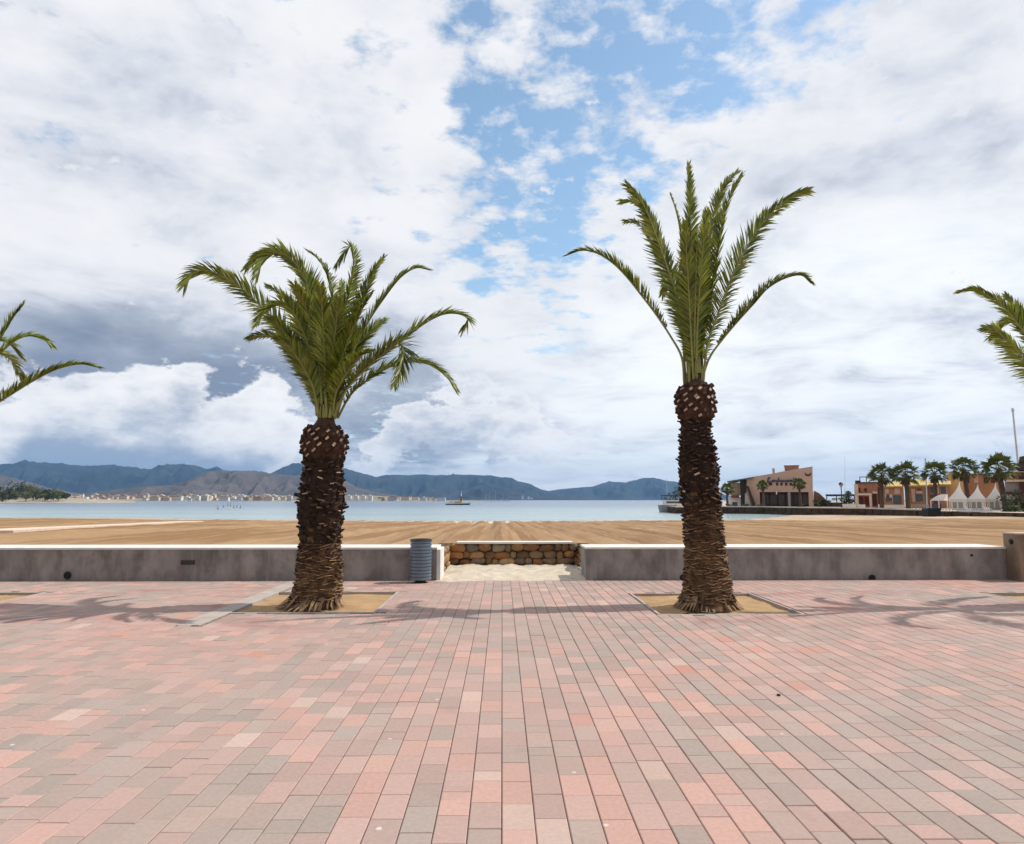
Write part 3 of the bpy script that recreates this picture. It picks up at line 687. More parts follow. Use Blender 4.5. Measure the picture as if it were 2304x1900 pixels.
frL = [
 (zl([(105, 415), (150, 345), (230, 318), (330, 345), (470, 430), (600, 550), (740, 710), (860, 880), (950, 1050), (1010, 1240)]), -.5, D_(L=.46, twist=1.0, N=74)),
 (zl([(525, 765), (590, 745), (670, 755), (760, 820), (850, 930), (940, 1080), (1005, 1250)]), .5, D_(L=.34, twist=.6)),
 (zl([(585, 670), (620, 610), (690, 555), (770, 550), (840, 630), (910, 790), (970, 990), (1015, 1240)]), -1.3, D_(L=.42, twist=.3, tint=1.1)),
 (zl([(580, 350), (620, 250), (720, 200), (830, 270), (910, 410), (965, 640), (1005, 900), (1028, 1240)]), -.6, D_(L=.47, twist=.8, N=74)),
 (zl([(505, 305), (590, 215), (700, 190), (800, 250), (890, 400), (950, 600), (1000, 900), (1025, 1240)]), .3, D_(L=.36, twist=.9)),
 (zl([(905, 185), (985, 250), (1045, 360), (1072, 520), (1070, 760), (1050, 1000), (1035, 1240)]), .9, D_(L=.36, twist=.5, tint=.75)),
 (zl([(1095, 290), (1150, 205), (1200, 165), (1215, 280), (1190, 450), (1140, 650), (1085, 900), (1045, 1240)]), .5, D_(L=.34, twist=.8)),
 (zl([(1415, 230), (1355, 320), (1290, 460), (1225, 610), (1150, 800), (1090, 1000), (1050, 1240)]), .5, D_(L=.34, twist=.7)),
 (zl([(1700, 312), (1620, 305), (1520, 370), (1410, 510), (1310, 660), (1220, 830), (1130, 1020), (1055, 1240)]), .3, D_(L=.36, twist=.25, vee=45)),
 (zl([(1940, 700), (1965, 640), (1900, 605), (1800, 610), (1680, 670), (1560, 760), (1420, 860), (1290, 960), (1170, 1090), (1065, 1245)]), .1, D_(L=.40, twist=.35, vee=40)),
 (zl([(1485, 1060), (1525, 960), (1550, 850), (1505, 800), (1420, 860), (1300, 960), (1170, 1100), (1065, 1245)]), -1.1, D_(L=.42, twist=.3, tint=.7)),
 (zl([(1880, 1095), (1810, 1000), (1700, 935), (1580, 920), (1450, 955), (1320, 1030), (1200, 1130), (1075, 1250)]), .4, D_(L=.37, twist=.5)),
 (zl([(830, 420), (880, 520), (935, 680), (985, 900), (1030, 1240)]), -.9, D_(L=.46, twist=.2, tint=1.15)),
 (zl([(1000, 430), (1010, 600), (1020, 800), (1030, 1000), (1038, 1240)]), -.8, D_(L=.44, twist=.1, tint=1.05)),
 (zl([(1110, 520), (1100, 680), (1080, 860), (1060, 1050), (1042, 1240)]), -.7, D_(L=.40, twist=-.2)),
 (zl([(1250, 600), (1200, 720), (1140, 880), (1085, 1050), (1050, 1240)]), -.6, D_(L=.38, twist=.5, tint=1.1)),
 (zl([(680, 640), (740, 700), (830, 830), (920, 1000), (1015, 1240)]), -.5, D_(L=.38, twist=.9)),
 (zl([(760, 480), (850, 590), (930, 760), (990, 980), (1028, 1240)]), .7, D_(L=.44, twist=.4)),
 (zl([(640, 420), (720, 470), (800, 580), (890, 760), (970, 1000), (1020, 1240)]), .6, D_(L=.40, twist=.8, tint=1.1)),
 (zl([(720, 760), (800, 830), (880, 950), (950, 1090), (1015, 1250)]), -.9, D_(L=.36, twist=.5)),
 (zl([(1330, 480), (1270, 580), (1190, 740), (1110, 940), (1050, 1240)]), -.7, D_(L=.36, twist=.6)),
 (zl([(1420, 640), (1340, 700), (1240, 820), (1150, 980), (1060, 1240)]), .8, D_(L=.36, twist=.6, tint=.9)),
 (zl([(1330, 850), (1250, 890), (1170, 990), (1100, 1120), (1055, 1250)]), -.9, D_(L=.34, twist=.4, tint=1.1)),
 (zl([(880, 300), (940, 430), (990, 640), (1015, 900), (1032, 1240)]), .5, D_(L=.38, twist=.6)),
 (zl([(1140, 400), (1120, 560), (1095, 780), (1065, 1000), (1042, 1240)]), .8, D_(L=.38, twist=.4)),
 (zl([(950, 380), (990, 560), (1010, 780), (1025, 1000), (1035, 1240)]), .9, D_(L=.42, twist=.2)),
]
frR = [
 (zr([(90, 725), (180, 695), (290, 715), (400, 785), (500, 885), (600, 1010), (700, 1140), (800, 1290), (880, 1440), (935, 1580)]), .1, D_(L=.30, twist=.1, bare=.3, vee=55)),
 (zr([(500, 235), (575, 320), (640, 430), (705, 600), (775, 800), (845, 1000), (895, 1200), (930, 1400), (950, 1580)]), -.5, D_(L=.40, twist=1.15, N=74)),
 (zr([(460, 352), (545, 355), (610, 420), (680, 590), (750, 780), (830, 1000), (890, 1200), (930, 1400), (950, 1580)]), .4, D_(L=.34, twist=.9)),
 (zr([(485, 490), (560, 500), (625, 565), (705, 720), (795, 930), (875, 1200), (945, 1580)]), .7, D_(L=.34, twist=.8)),
 (zr([(800, 300), (840, 420), (868, 560), (885, 750), (905, 1000), (930, 1300), (952, 1580)]), .3, D_(L=.20, twist=.1, bare=.1)),
 (zr([(928, 95), (936, 300), (942, 600), (946, 900), (952, 1200), (960, 1580)]), .6, D_(L=.36, twist=0, side=Vector((1, .15, 0)), N=74)),
 (zr([(1270, 140), (1195, 220), (1120, 380), (1080, 600), (1050, 850), (1010, 1200), (972, 1580)]), .7, D_(L=.36, twist=.6)),
 (zr([(1300, 170), (1235, 280), (1175, 450), (1130, 700), (1090, 950), (1030, 1250), (982, 1580)]), -.2, D_(L=.36, twist=.7, tint=.85)),
 (zr([(1052, 430), (1025, 700), (1002, 1000), (985, 1300), (970, 1580)]), -.7, D_(L=.36, twist=0, side=Vector((1, -.1, 0)), tint=1.25)),
 (zr([(905, 500), (915, 750), (930, 1000), (945, 1300), (962, 1580)]), -.8, D_(L=.34, twist=0, side=Vector((1, .1, 0)), tint=1.05)),
 (zr([(1755, 275), (1650, 320), (1520, 420), (1400, 560), (1310, 720), (1220, 900), (1140, 1120), (1060, 1350), (990, 1580)]), -.3, D_(L=.46, twist=-1.15, N=80, tint=1.0)),
 (zr([(1775, 915), (1710, 868), (1600, 890), (1480, 960), (1380, 1070), (1270, 1190), (1160, 1320), (1070, 1450), (990, 1590)]), .1, D_(L=.32, twist=.1, bare=.26, vee=55, tint=.8)),
 (zr([(985, 650), (978, 900), (972, 1150), (968, 1400), (965, 1580)]), -.5, D_(L=.34, twist=0, side=Vector((1, .3, 0)))),
 (zr([(1060, 800), (1040, 1000), (1010, 1250), (975, 1580)]), .4, D_(L=.32, twist=.3)),
]
palm(705, profL, YL, (1366, 1222, 1034, 958, 925), frL, 'wide bushy date palm left of the gap with leaning crown', 1, [(80, 1.2, 1.5, .2, .4), (110, 1.5, 1.2, .3, .4)])
palm(1592, profR, YR, (1366, 1142, 945, 868, 825), frR, 'tallest date palm, upright narrow crown, right of the gap', 2, [(85, .8, 2.0, .1, .36), (100, 1.1, 1.7, .2, .36)])
def shift(prof, dx, cy): return [(y if y > 1200 else 1200 + (y - 1200) * cy, a + dx, b + dx) for y, a, b in prof]
pL2 = shift(profL, -892, .79)
ceL = 1200 + (925 - 1200) * .79; ceLx = 735 - 892
frLL = [
 ([(53, 686), (30, 715), (0, 765), (-50, 850), (-110, 930), (ceLx, ceL + 5)], -.4, D_(L=.36, twist=1.1)),
 ([(114, 776), (97, 763), (74, 757), (52, 759), (26, 773), (0, 797), (-60, 860), (-115, 930), (ceLx, ceL + 5)], .3, D_(L=.34, twist=.6, tint=1.35)),
 ([(220, 827), (181, 820), (138, 828), (104, 842), (69, 861), (35, 882), (0, 904), (-60, 945), (ceLx, ceL + 8)], .1, D_(L=.32, twist=.15, vee=48, bare=.2)),
]
EXT = [(0 + k * 51, 2.2 + .3 * (k % 3), 1.3 + .35 * ((k * 2) % 3), .35 + .2 * (k % 2), .40) for k in range(7)]
palm(-187, pL2, YL, (1366, 1226, 1068, 1008, ceL), frLL, 'palm mostly cut off by the left edge, three fronds showing', 3, [(a, r_, z, d_, l_) for a, r_, z, d_, l_ in EXT if 60 < a < 300 ] + [(75, 1.3, 1.7, .2, .4), (285, 1.2, 1.6, .2, .4)])
pR2 = shift(profR, 883, .72)
ceR = 1200 + (825 - 1200) * .72; ceRx = 1563 + 883
frRR = [
 ([(2162, 655), (2196, 652), (2225, 667), (2251, 684), (2277, 711), (2304, 748), (2350, 810), (2400, 870), (ceRx, ceR + 5)], .2, D_(L=.32, twist=.5)),
 ([(2262, 665), (2279, 684), (2294, 705), (2330, 760), (2375, 830), (2420, 890), (ceRx, ceR + 5)], .5, D_(L=.36, twist=.9)),
 ([(2216, 738), (2239, 743), (2260, 762), (2282, 783), (2304, 809), (2350, 850), (2400, 890), (ceRx, ceR + 8)], -.5, D_(L=.38, twist=1.1, tint=1.25)),
]
palm(2475, pR2, YR, (1366, 1150, 1010, 962, ceR), frRR, 'palm mostly cut off by the right edge, frond tips showing', 4, [(-60, 2.4, 1.2, .4, .4), (-10, 2.3, 1.5, .4, .4), (35, 2.3, 1.4, .4, .4), (75, 1.5, 1.8, .2, .4), (-100, 1.2, 1.8, .2, .4), (110, 1.3, 1.7, .2, .4)])

# irrigation hose and a pebble
q0, q1, q2 = G(1547, 1380, -.04), G(1578, 1377, .0), G(1612, 1381, -.04)
mb = MB(); mb.tube([Vector((q0.x - .1, q0.y + .05, -.07)), q0, Vector((q1.x, q1.y - .02, .0)), q2, Vector((q2.x + .12, q2.y + .04, -.07))], .011, 8)
tag(mb.build('irrigation_hose', m_pipe, origin=tuple(q1)), 'black hose arching out of the soil by the tallest palm', 'hose')
q = G(1752, 1566); mb = MB(); lathe(mb, [(.001, -.004), (.014, .0), (.017, .008), (.010, .015), (.001, .017)], 9); o = mb.build('pebble', mat('dark_pebble', (.05, .045, .04), .9)); o.location = q; tag(o, 'small dark pebble lying alone on the paving', 'pebble')


# ================================================================== the far side of the bay
m_hill_far = mat('far_scrub_slope', (0.034, 0.046, 0.052), 0.95, 0.45, 0.0045, col2=(0.010, 0.016, 0.022), detail=8)
m_hill_brown = mat('dry_brown_slope', (0.12, 0.094, 0.085), 0.95, 0.4, 0.009, col2=(0.06, 0.055, 0.048), detail=9)
def ridge(name, prof, D, depth, m, seed, label, gully=.55, ns=1.0, x_step=3.5):
    """a chain of hills whose crest follows prof (pixel x, pixel y) at distance D"""
    xs_ = [p[0] for p in prof]
    def crest(px):
        for a, b in zip(prof, prof[1:]):
            if a[0] <= px <= b[0]:
                k = (px - a[0]) / (b[0] - a[0]); return a[1] + (b[1] - a[1]) * k
        return 1126
    cols = int((xs_[-1] - xs_[0]) / x_step); rows = 34; vv = []; ff = []
    for i in range(cols + 1):
        px = xs_[0] + (xs_[-1] - xs_[0]) * i / cols; h = max(1.0, P(px, crest(px), D).z - SEA); x = P(px, 1125, D).x
        for j in range(rows + 1):
            t_ = j / rows
            if t_ <= .7: u = t_ / .7; y = D - depth * (1 - u); hh = h * (u ** 1.25)
            else: u = (t_ - .7) / .3; y = D + depth * .6 * u; hh = h * (1 - u ** 1.5)
            wx = x + 160 * noise.noise(Vector((x * .002, y * .002, seed + 5)))
            n1 = noise.noise(Vector((wx * .0042 * ns + seed, y * .0012 * ns, seed))); n2 = noise.noise(Vector((wx * .013 * ns + seed, y * .004 * ns, 3))); n3 = noise.noise(Vector((x * .04 * ns, y * .015 * ns, seed)))
            env = math.sin(min(1, t_ / .7) ** 1.3 * math.pi) if t_ < .7 else 0
            dz = h * gully * env * (.45 - abs(n1) * 1.7 - abs(n2) * 1.0 + n3 * .22)
            rough = h * .022 * n3 + h * .02 * n2 if t_ > .5 else 0
            vv.append((x * (y / D) ** .5, y, SEA - 1 + max(0, hh + dz) + rough))
    for i in range(cols):
        for j in range(rows): a = i * (rows + 1) + j; ff.append((a, a + rows + 1, a + rows + 2, a + 1))
    mb = MB(); mb.add(vv, ff); o = mb.build(name, m, smooth=True); return tag(o, label, 'mountains', kind='structure')
BACK = [(-500, 1100), (-300, 1062), (-150, 1055), (-60, 1048), (0, 1044), (30, 1041), (48, 1034.5), (57, 1039), (68, 1038), (75, 1041), (93, 1039), (106, 1041), (130, 1041), (140, 1045), (180, 1048), (216, 1047), (249, 1044), (261, 1048), (299, 1051), (321, 1056), (350, 1052), (365, 1049), (380, 1044), (430, 1046), (458, 1054), (468, 1054), (483, 1049), (496, 1056), (540, 1066), (604, 1067), (618, 1058), (633, 1050), (657, 1042), (690, 1044), (740, 1048), (775, 1053), (798, 1061), (823, 1067), (844, 1074), (856, 1070), (866, 1068), (921, 1069), (963, 1067), (967, 1069), (1040, 1068), (1098, 1069), (1115, 1072), (1151, 1075), (1166, 1083), (1194, 1089), (1214, 1100), (1234, 1105), (1270, 1110), (1330, 1118)]
ridge('mountain_range', BACK, 5200, 1500, m_hill_far, 1.3, 'long blue mountain range across the bay')
RIGHT = [(1150, 1124), (1200, 1112), (1234, 1105), (1257, 1101), (1300, 1097), (1337, 1094), (1371, 1083), (1408, 1086), (1430, 1080), (1451, 1075), (1473, 1075), (1499, 1081), (1528, 1085), (1560, 1092), (1600, 1104), (1640, 1116), (1680, 1125)]
ridge('headland_hills', RIGHT, 6000, 1100, m_hill_far, 4.7, 'blue headland hills right of the bay mouth')
ridge('foothill', [(985, 1124), (1030, 1108), (1070, 1094), (1100, 1088), (1125, 1093), (1160, 1106), (1215, 1116), (1300, 1121), (1420, 1124.5)], 4200, 700, m_hill_far, 7.7, 'low dark foothill before the range')
ridge('brown_hill', [(-260, 1075), (-120, 1062), (-40, 1066), (0, 1069), (50, 1081), (100, 1096), (150, 1106), (200, 1114), (260, 1117)], 2900, 600, m_hill_brown, 2.1, 'brown slope behind the wooded point', ns=1.6)
ridge('brown_hill', [(330, 1116), (400, 1096), (450, 1066), (470, 1060), (500, 1058), (563, 1059), (591, 1061), (615, 1067), (660, 1069), (700, 1068), (750, 1074), (775, 1079), (800, 1095), (840, 1107), (900, 1116), (960, 1121)], 3000, 750, m_hill_brown, 5.9, 'bare brown hill behind the far town', ns=1.7)
ridge('brown_hill', [(150, 1118), (230, 1106), (290, 1098), (340, 1093), (380, 1092), (430, 1095), (480, 1103), (540, 1112), (620, 1118)], 2400, 420, m_hill_brown, 9.2, 'low dry foothill above the far town', ns=2)
# land under the town
m_shoreland = mat('far_shore_land', (0.34, 0.27, 0.19), 0.95, 0.5, 0.02, col2=(.14, .14, .08), detail=8)
def town_z(px, Y): return SEA + .8 + max(0, (Y - 1300)) * .019
mb = MB(); vv = []; ff = []; n = 60
for j in range(13):
    Y = 1290 + j * 62
    for i in range(n + 1):
        px = -400 + 1480 * i / n; x = P(px, 1125, 1300).x
        edge = max(0, min(1, (1000 - px) / 160)); z = (SEA - .6) if j == 0 else SEA + .5 + (town_z(px, Y) - SEA - .5) * edge + noise.noise(Vector((x * .01, Y * .01, 0))) * 1.0 * edge
        vv.append((x * Y / 1300, Y, z))
for j in range(12):
    for i in range(n): a = j * (n + 1) + i; ff.append((a, a + 1, a + n + 2, a + n + 1))
mb.add(vv, ff); tag(mb.build('far_shore', m_shoreland, smooth=True), 'low far shore carrying the town', 'shore', kind='structure')

# houses of the far town
hw = [mat('render_white', (0.80, 0.78, 0.74), .85, .1, .3), mat('render_cream', (0.72, 0.60, 0.46), .85, .1, .3), mat('render_pink', (0.62, 0.47, 0.39), .85, .12, .3), mat('render_tan', (.50, .36, .25), .85, .15, .3)]
m_hroof = mat('tile_roof', (0.40, 0.26, 0.19), .9, .3, .8); m_glass = mat('dark_window', (.07, .075, .085), .2, .2, 1, spec=.6)
HN = ['white', 'cream', 'pinkish', 'tan']
def house_mesh(ci, w_, h_, d_, pitched):
    mb = MB(); mb.box(-w_ / 2, w_ / 2, 0, d_, -3, h_)
    if pitched: mb.prism([(-w_ / 2 - .3, h_ + .003), (w_ / 2 + .3, h_ + .003), (w_ / 2 - w_ * .25, h_ + 1.5), (-w_ / 2 + w_ * .25, h_ + 1.5)], -.3, d_ + .3, 1)
    else:
        mb.box(-w_ / 2 - .1, w_ / 2 + .1, -.1, d_ + .1, h_ + .003, h_ + .35); mb.box(-w_ * .2, w_ * .1, d_ * .3, d_ * .7, h_ + .353, h_ + 2.0)
    fl = max(1, int(h_ / 2.9))
    for f in range(fl):
        k = -w_ / 2 + .8
        while k < w_ / 2 - 1.4: mb.box(k, k + 1.2, -.04, .05, f * 2.9 + .9, f * 2.9 + 2.2, 2); k += 2.6
    return mb
HM = []
for ci in range(4):
    for (w_, h_, pt) in ((7, 3.4, True), (10, 6.0, False), (17, 6.2, True), (9, 8.8, False)): HM.append((ci, house_mesh(ci, w_, h_, 8, pt), w_))
HOBJ = {}
def place_house(k, x, Y, z):
    ci, mbh, w_ = HM[k]
    if k not in HOBJ: o = mbh.build('town_house', [hw[ci], m_hroof, m_glass]); HOBJ[k] = o
    else: o = HOBJ[k].copy(); C.objects.link(o)
    o.location = (x, Y, z)
    kind = ['low tile roofed', 'flat roofed', 'long tile roofed', 'tall flat roofed'][k % 4]
    tag(o, f'tiny {HN[ci]} {kind} house of the far town across the water', 'house', 'houses of the far town across the bay'); return o
rn = random.Random(5); px = 146.0
while px < 1004:
    dens = 2 if px < 640 else (2 if px < 760 else 1.6)
    for r_ in range(3):
        if rn.random() > dens / 3 + .02: continue
        if px > 780 and px < 850: continue
        Y = rn.choice([1318, 1390, 1470, 1560, 1640]) + rn.uniform(-15, 15)
        p_ = px + rn.uniform(-6, 6); edge = max(0, min(1, (1000 - p_) / 160))
        ci = rn.choice([0, 0, 1, 2, 2, 3] if px < 420 else [0, 0, 0, 1, 1, 3]); k = ci * 4 + rn.choice([0, 0, 1, 2, 2, 3 if px < 760 else 0])
        place_house(k, P(p_, 1125, Y).x, Y, SEA + .5 + (town_z(p_, Y) - SEA - .5) * edge)
    px += rn.uniform(8, 13)
for p_ in (784, 800, 816, 832): place_house(3, P(p_, 1125, 1330).x, 1330, SEA + 1.5)
for p_, k in ((1176, 3), (1190, 1), (1197, 0)): place_house(k, P(p_, 1125, 2600).x, 2600, P(p_, 1122, 2600).z)
# white chapel tower
e = empty('chapel', tuple(P(189, 1127, 1345)), 'small white chapel with a tower on the far left shore', 'church')
mb = MB(); mb.box(-5, 5, 0, 8, -2, 7); mb.build('nave', hw[0], e); mb = MB(); mb.box(-4.5, -1.5, -1, 2, -2, 12); mb.prism([(-4.7, 12.003), (-1.3, 12.003), (-3, 14.5)], -1.1, 2.1, 1); mb.build('tower', [hw[0], m_hroof], e)

# ------------------------------------------------------------------ wooded point on the left
m_point = mat('point_rock', (0.42, 0.36, 0.27), .95, .35, .12, detail=7)
m_crown = [mat('pine_green', (0.055, 0.078, 0.022), .9, .5, .9), mat('olive_green', (0.135, 0.14, 0.05), .9, .4, .9), mat('dark_pine', (0.030, 0.045, 0.018), .9, .5, .9)]
m_trunk = mat('grey_trunk', (0.10, 0.075, 0.055), .95, .3, 3)
HY = 560
mb = MB(); vv = []; ff = []; n = 60
for j in range(9):
    for i in range(n + 1):
        px = -420 + 610 * i / n; Y = HY - 8 + j * 11; x = P(px, 1125, HY).x
        hgt = max(0, min(1, (165 - px) / 190)) ** .8
        z = SEA - .5 if j == 0 else SEA + .55 + (j - 1) * .10 + 3.6 * hgt * min(1, max(0, (j - 2)) / 3) + .5 * noise.noise(Vector((x * .12, Y * .12, 0)))
        if i == n: z = SEA - .5
        vv.append((x, Y, z))
for j in range(8):
    for i in range(n): a = j * (n + 1) + i; ff.append((a, a + 1, a + n + 2, a + n + 1))
mb.add(vv, ff); tag(mb.build('wooded_point', m_point, smooth=True), 'low rocky point with a pale strand', 'headland', kind='structure')
def leafy(mb, cx, cy, cz, rx, rz, n, size, rn, m=0):
    lumps = [(rn.gauss(0, .45), rn.gauss(0, .45), rn.uniform(-.6, .75), rn.uniform(.35, .6)) for _ in range(9)]
    for _ in range(n):
        lx, ly, lz, lr = rn.choice(lumps)
        v = Vector((rn.gauss(0, 1), rn.gauss(0, 1), rn.gauss(0, 1))).normalized() * lr * rn.uniform(.75, 1.05)
        c_ = Vector((cx + (lx + v.x) * rx, cy + (ly + v.y) * rx, cz + (lz + v.z) * rz))
        a_ = Vector((rn.gauss(0, 1), rn.gauss(0, 1), rn.gauss(0, 1))).normalized(); b_ = a_.orthogonal().normalized(); s_ = size * rn.uniform(.6, 1.3)
        mb.add([c_ - a_ * s_, c_ + b_ * s_ * .6, c_ + a_ * s_, c_ - b_ * s_ * .6], [(0, 1, 2, 3)], m)
def tree(name, loc, h, rx, n, size, m, label, cat, group, seed, trunk=True):
    rn = random.Random(seed); e = empty(name, loc, label, cat, group)
    mb = MB(); leafy(mb, 0, 0, h * .56, rx, h * .46, n, size, rn); mb.build('crown' if trunk else 'foliage', m, e)
    mb = MB(); mb.tube([(0, 0, -.4), (.1, 0, h * .35), (.05, .1, h * .7)], [h * .035, h * .026, h * .01], 6)
    for k in range(4):
        an = k * 1.7; mb.tube([(.05, 0, h * .32), (math.cos(an) * rx * .5, math.sin(an) * rx * .5, h * .62)], [h * .015, h * .006], 5)
    mb.build('trunk' if trunk else 'stem', m_trunk, e); return e
KN = ['mid green', 'olive green', 'dark']
TL = [(6, 1124, 11, 3.6, 0), (24, 1098, 14, 3.4, 2), (40, 1088, 17, 4.2, 0), (52, 1100, 12, 4.0, 2), (14, 1108, 9, 3.5, 2), (66, 1100, 10, 4.2, 1), (80, 1104, 9, 3.8, 0), (90, 1106, 8, 3.6, 1), (101, 1109, 9, 3.0, 2), (110, 1106, 8, 3.4, 1), (120, 1109, 7, 3.2, 1), (131, 1111, 7, 3.4, 1), (141, 1114, 5, 2.8, 1), (58, 1112, 7, 3.5, 1), (74, 1114, 6, 3.3, 0), (34, 1112, 8, 3.2, 1), (96, 1116, 5, 3.0, 1), (3, 1110, 9, 3.5, 1), (148, 1117, 4, 2.4, 0), (115, 1117, 4.5, 3.0, 0)]
POS = ['leftmost of all', 'second from the left', 'highest on the point', 'beside the highest tree', 'low at the left', 'in the middle of the point', 'just right of the middle', 'right of the middle', 'small and upright', 'on the falling slope', 'lower on the falling slope', 'near the end of the point', 'close to the end of the point', 'low before the middle', 'low at the middle', 'low before the highest tree', 'low on the slope', 'at the left edge', 'last at the tip of the point', 'low near the tip']
for i, (px, ty, h, rx, k) in enumerate(TL):
    Y = HY + 28 + (i * 7) % 22 - (14 if ty > 1108 else 0); zt_ = P(px, ty - 6, Y).z; h *= 1.15
    tree('shore_tree', (P(px, 1125, Y).x, Y, max(SEA + .6, zt_ - h)), h, rx * 1.1, 420, .62, m_crown[k], f'{KN[k]} tree on the wooded point, {POS[i]}', 'tree', 'trees on the wooded point', 100 + i)

# ------------------------------------------------------------------ boats
m_hull = mat('dark_hull', (0.035, 0.035, 0.045), .5, .2, 2); m_ywht = mat('boat_white', (.78, .76, .72), .5, .1, 2); m_yel = mat('boat_yellow', (.62, .43, .12), .5, .2, 2); m_grey = mat('mast_grey', (.55, .56, .58), .5, .1, 2)
bpos = G(1031, 1136.5, SEA); S = bpos.y / F
e = empty('work_boat', tuple(bpos), 'yellow work boat with a dark hull and mast in the bay', 'boat')
mb = MB(); hl = 28 * S
hullp = [(-hl, -.3), (hl * .92, -.3), (hl, .9), (hl * .7, .75), (-hl, .7)]
mb.prism([(-hl * .97, -.4), (hl * .86, -.4), (hl * .96, .7), (-hl, .45)], -1.4, 1.4); mb.build('hull', m_hull, e)
mb = MB(); mb.prism([(-hl, .453), (hl * .955, .703), (hl, 1.25), (hl * .72, 1.0), (-hl, .95)], -1.41, 1.41); mb.build('gunwale', m_ywht, e)
mb = MB(); mb.box(-hl * .75, -hl * .35, -1.1, 1.1, .96, 1.9); mb.box(-hl * .3, hl * .3, -1.2, 1.2, .97, 1.75, 1); mb.box(hl * .12, hl * .34, -.95, .95, 1.753, 3.1, 1); mb.box(hl * .15, hl * .31, -.97, -.955, 2.2, 2.8, 2); mb.build('deckhouse', [m_ywht, m_yel, m_glass], e)
mb = MB(); mb.tube([(hl * .23, 0, 3.1), (hl * .23, 0, 4.2)], .32, 8, 0); mb.tube([(hl * .24, 0, 4.2), (hl * .24, 0, 5.6)], .25, 8, 1); mb.tube([(hl * .24, 0, 5.6), (hl * .24, 0, 7.2)], .06, 6, 1); mb.build('funnel', [m_hull, m_ywht], e)
mb = MB(); mb.tube([(-hl * .95, 0, .8), (-hl * .95, 0, 1.3)], .05, 6)
for k in range(12): x = -hl * .95 + k * hl * .13; mb.tube([(x, -1.35, .75), (x, -1.35, 1.35)], .035, 5)
mb.tube([(-hl * .95, -1.35, 1.35), (hl * .48, -1.35, 1.35)], .035, 5); mb.build('railing', m_yel, e)
def sail_boat(px, py, ln, mast, label, hullm=None):
    q = G(px, py, SEA); e = empty('sailing_boat', tuple(q), label, 'boat', 'sailing boats anchored far out')
    mb = MB(); mb.prism([(-ln / 2, 0), (ln / 2 * .8, 0), (ln / 2, 1.2), (-ln / 2, 1.0)], -1.2, 1.2); mb.box(-ln * .2, ln * .2, -.8, .8, 1.0, 1.7); mb.build('hull', hullm or m_ywht, e)
    mb = MB(); mb.tube([(ln * .05, 0, 1.5), (ln * .05, 0, mast)], [.14, .09], 6); mb.tube([(ln * .05, 0, 2.2), (-ln * .42, 0, 2.3)], .12, 6); mb.build('mast', m_grey, e)
for px, ln, ms, lb in ((1092, 9, 11, 'leftmost'), (1100, 13, 14, 'second from the left'), (1114, 12, 18, 'tallest masted'), (1131, 12, 12, 'fourth from the left'), (1143, 10, 12, 'rightmost')):
    sail_boat(px, 1128.5, ln, ms, f'white sailing boat far out in the bay, {lb} of five')
q = G(534, 1128.2, SEA); e = empty('ferry', tuple(q), 'long white ferry moored before the far town', 'boat')
mb = MB(); mb.prism([(-11, 0), (10, 0), (12.5, 2.0), (-11.5, 1.8)], -2, 2); mb.build('hull', m_ywht, e); mb = MB(); mb.box(-9, 8, -1.7, 1.7, 2.003, 4.2)
for k in range(9): mb.box(-8.4 + k * 1.8, -7.2 + k * 1.8, -1.73, -1.6, 2.9, 3.8, 1)
mb.build('deckhouse', [m_ywht, m_glass], e)
BU = [(503, 1142, 'single'), (513, 1138.5, 'tall double'), (519, 1139, 'tall'), (526, 1144, 'low'), (533, 1142, 'small'), (541, 1143.5, 'rightmost'), (490, 1146, 'nearest left')]
for px, py, lb in BU:
    q = G(px, py, SEA); e = empty('mooring_buoy', tuple(q), f'{lb} dark mooring buoy on the water left of the bushy palm', 'buoy', 'dark buoys in the bay')
    mb = MB(); lathe(mb, [(.001, -.2), (.26, -.15), (.3, .1), (.18, .25), (.001, .3)], 12); mb.build('float', mat('buoy_grey', (.12, .12, .15), .6), e); mb = MB(); mb.tube([(0, 0, .4), (0, 0, 1.5 if 'tall' in lb else .9)], .07, 6); mb.build('staff', mat('buoy_grey', (.12, .12, .15), .6), e)

# ------------------------------------------------------------------ quay on the right
QZ = .28
m_quay = mat('quay_stone', (0.085, 0.052, 0.034), .95, .55, .8, .6, 3, bdist=.1, stretch=(1, 1, 2)); m_promtop = mat('quay_paving', (.52, .42, .33), .9, .2, .3)
def gx(px, py, z): q = G(px, py, z); return (q.x, q.y)
FR = [gx(1496, 1152.5, SEA), gx(1525, 1156, SEA), gx(1640, 1157, SEA), gx(1740, 1158, SEA), gx(1830, 1160, -.85), gx(1950, 1160.5, -.7), gx(2080, 1165, -.6), gx(2190, 1169, -.55), gx(2310, 1172.5, -.5)]
FR = [FR[0], FR[1], (FR[2][0], FR[2][1] + 4), (FR[3][0], FR[3][1] + 3)] + FR[4:]
FR += [(FR[-1][0] + 3, FR[-1][1] - 8), (FR[-1][0] + 60, FR[-1][1] - 14)]
print('quay', [(round(a), round(b)) for a, b in FR])
poly = FR + [(400, FR[-1][1]), (400, 420), (128, 420), (FR[0][0] + 4.5, FR[0][1] + 12)]
mb = MB(); mb.slab(poly, -2.2, QZ); tag(mb.build('quay', m_promtop), 'raised quay ground on the right of the bay', 'quay', kind='structure')
mb = MB()                                                           # the stone sea wall along it
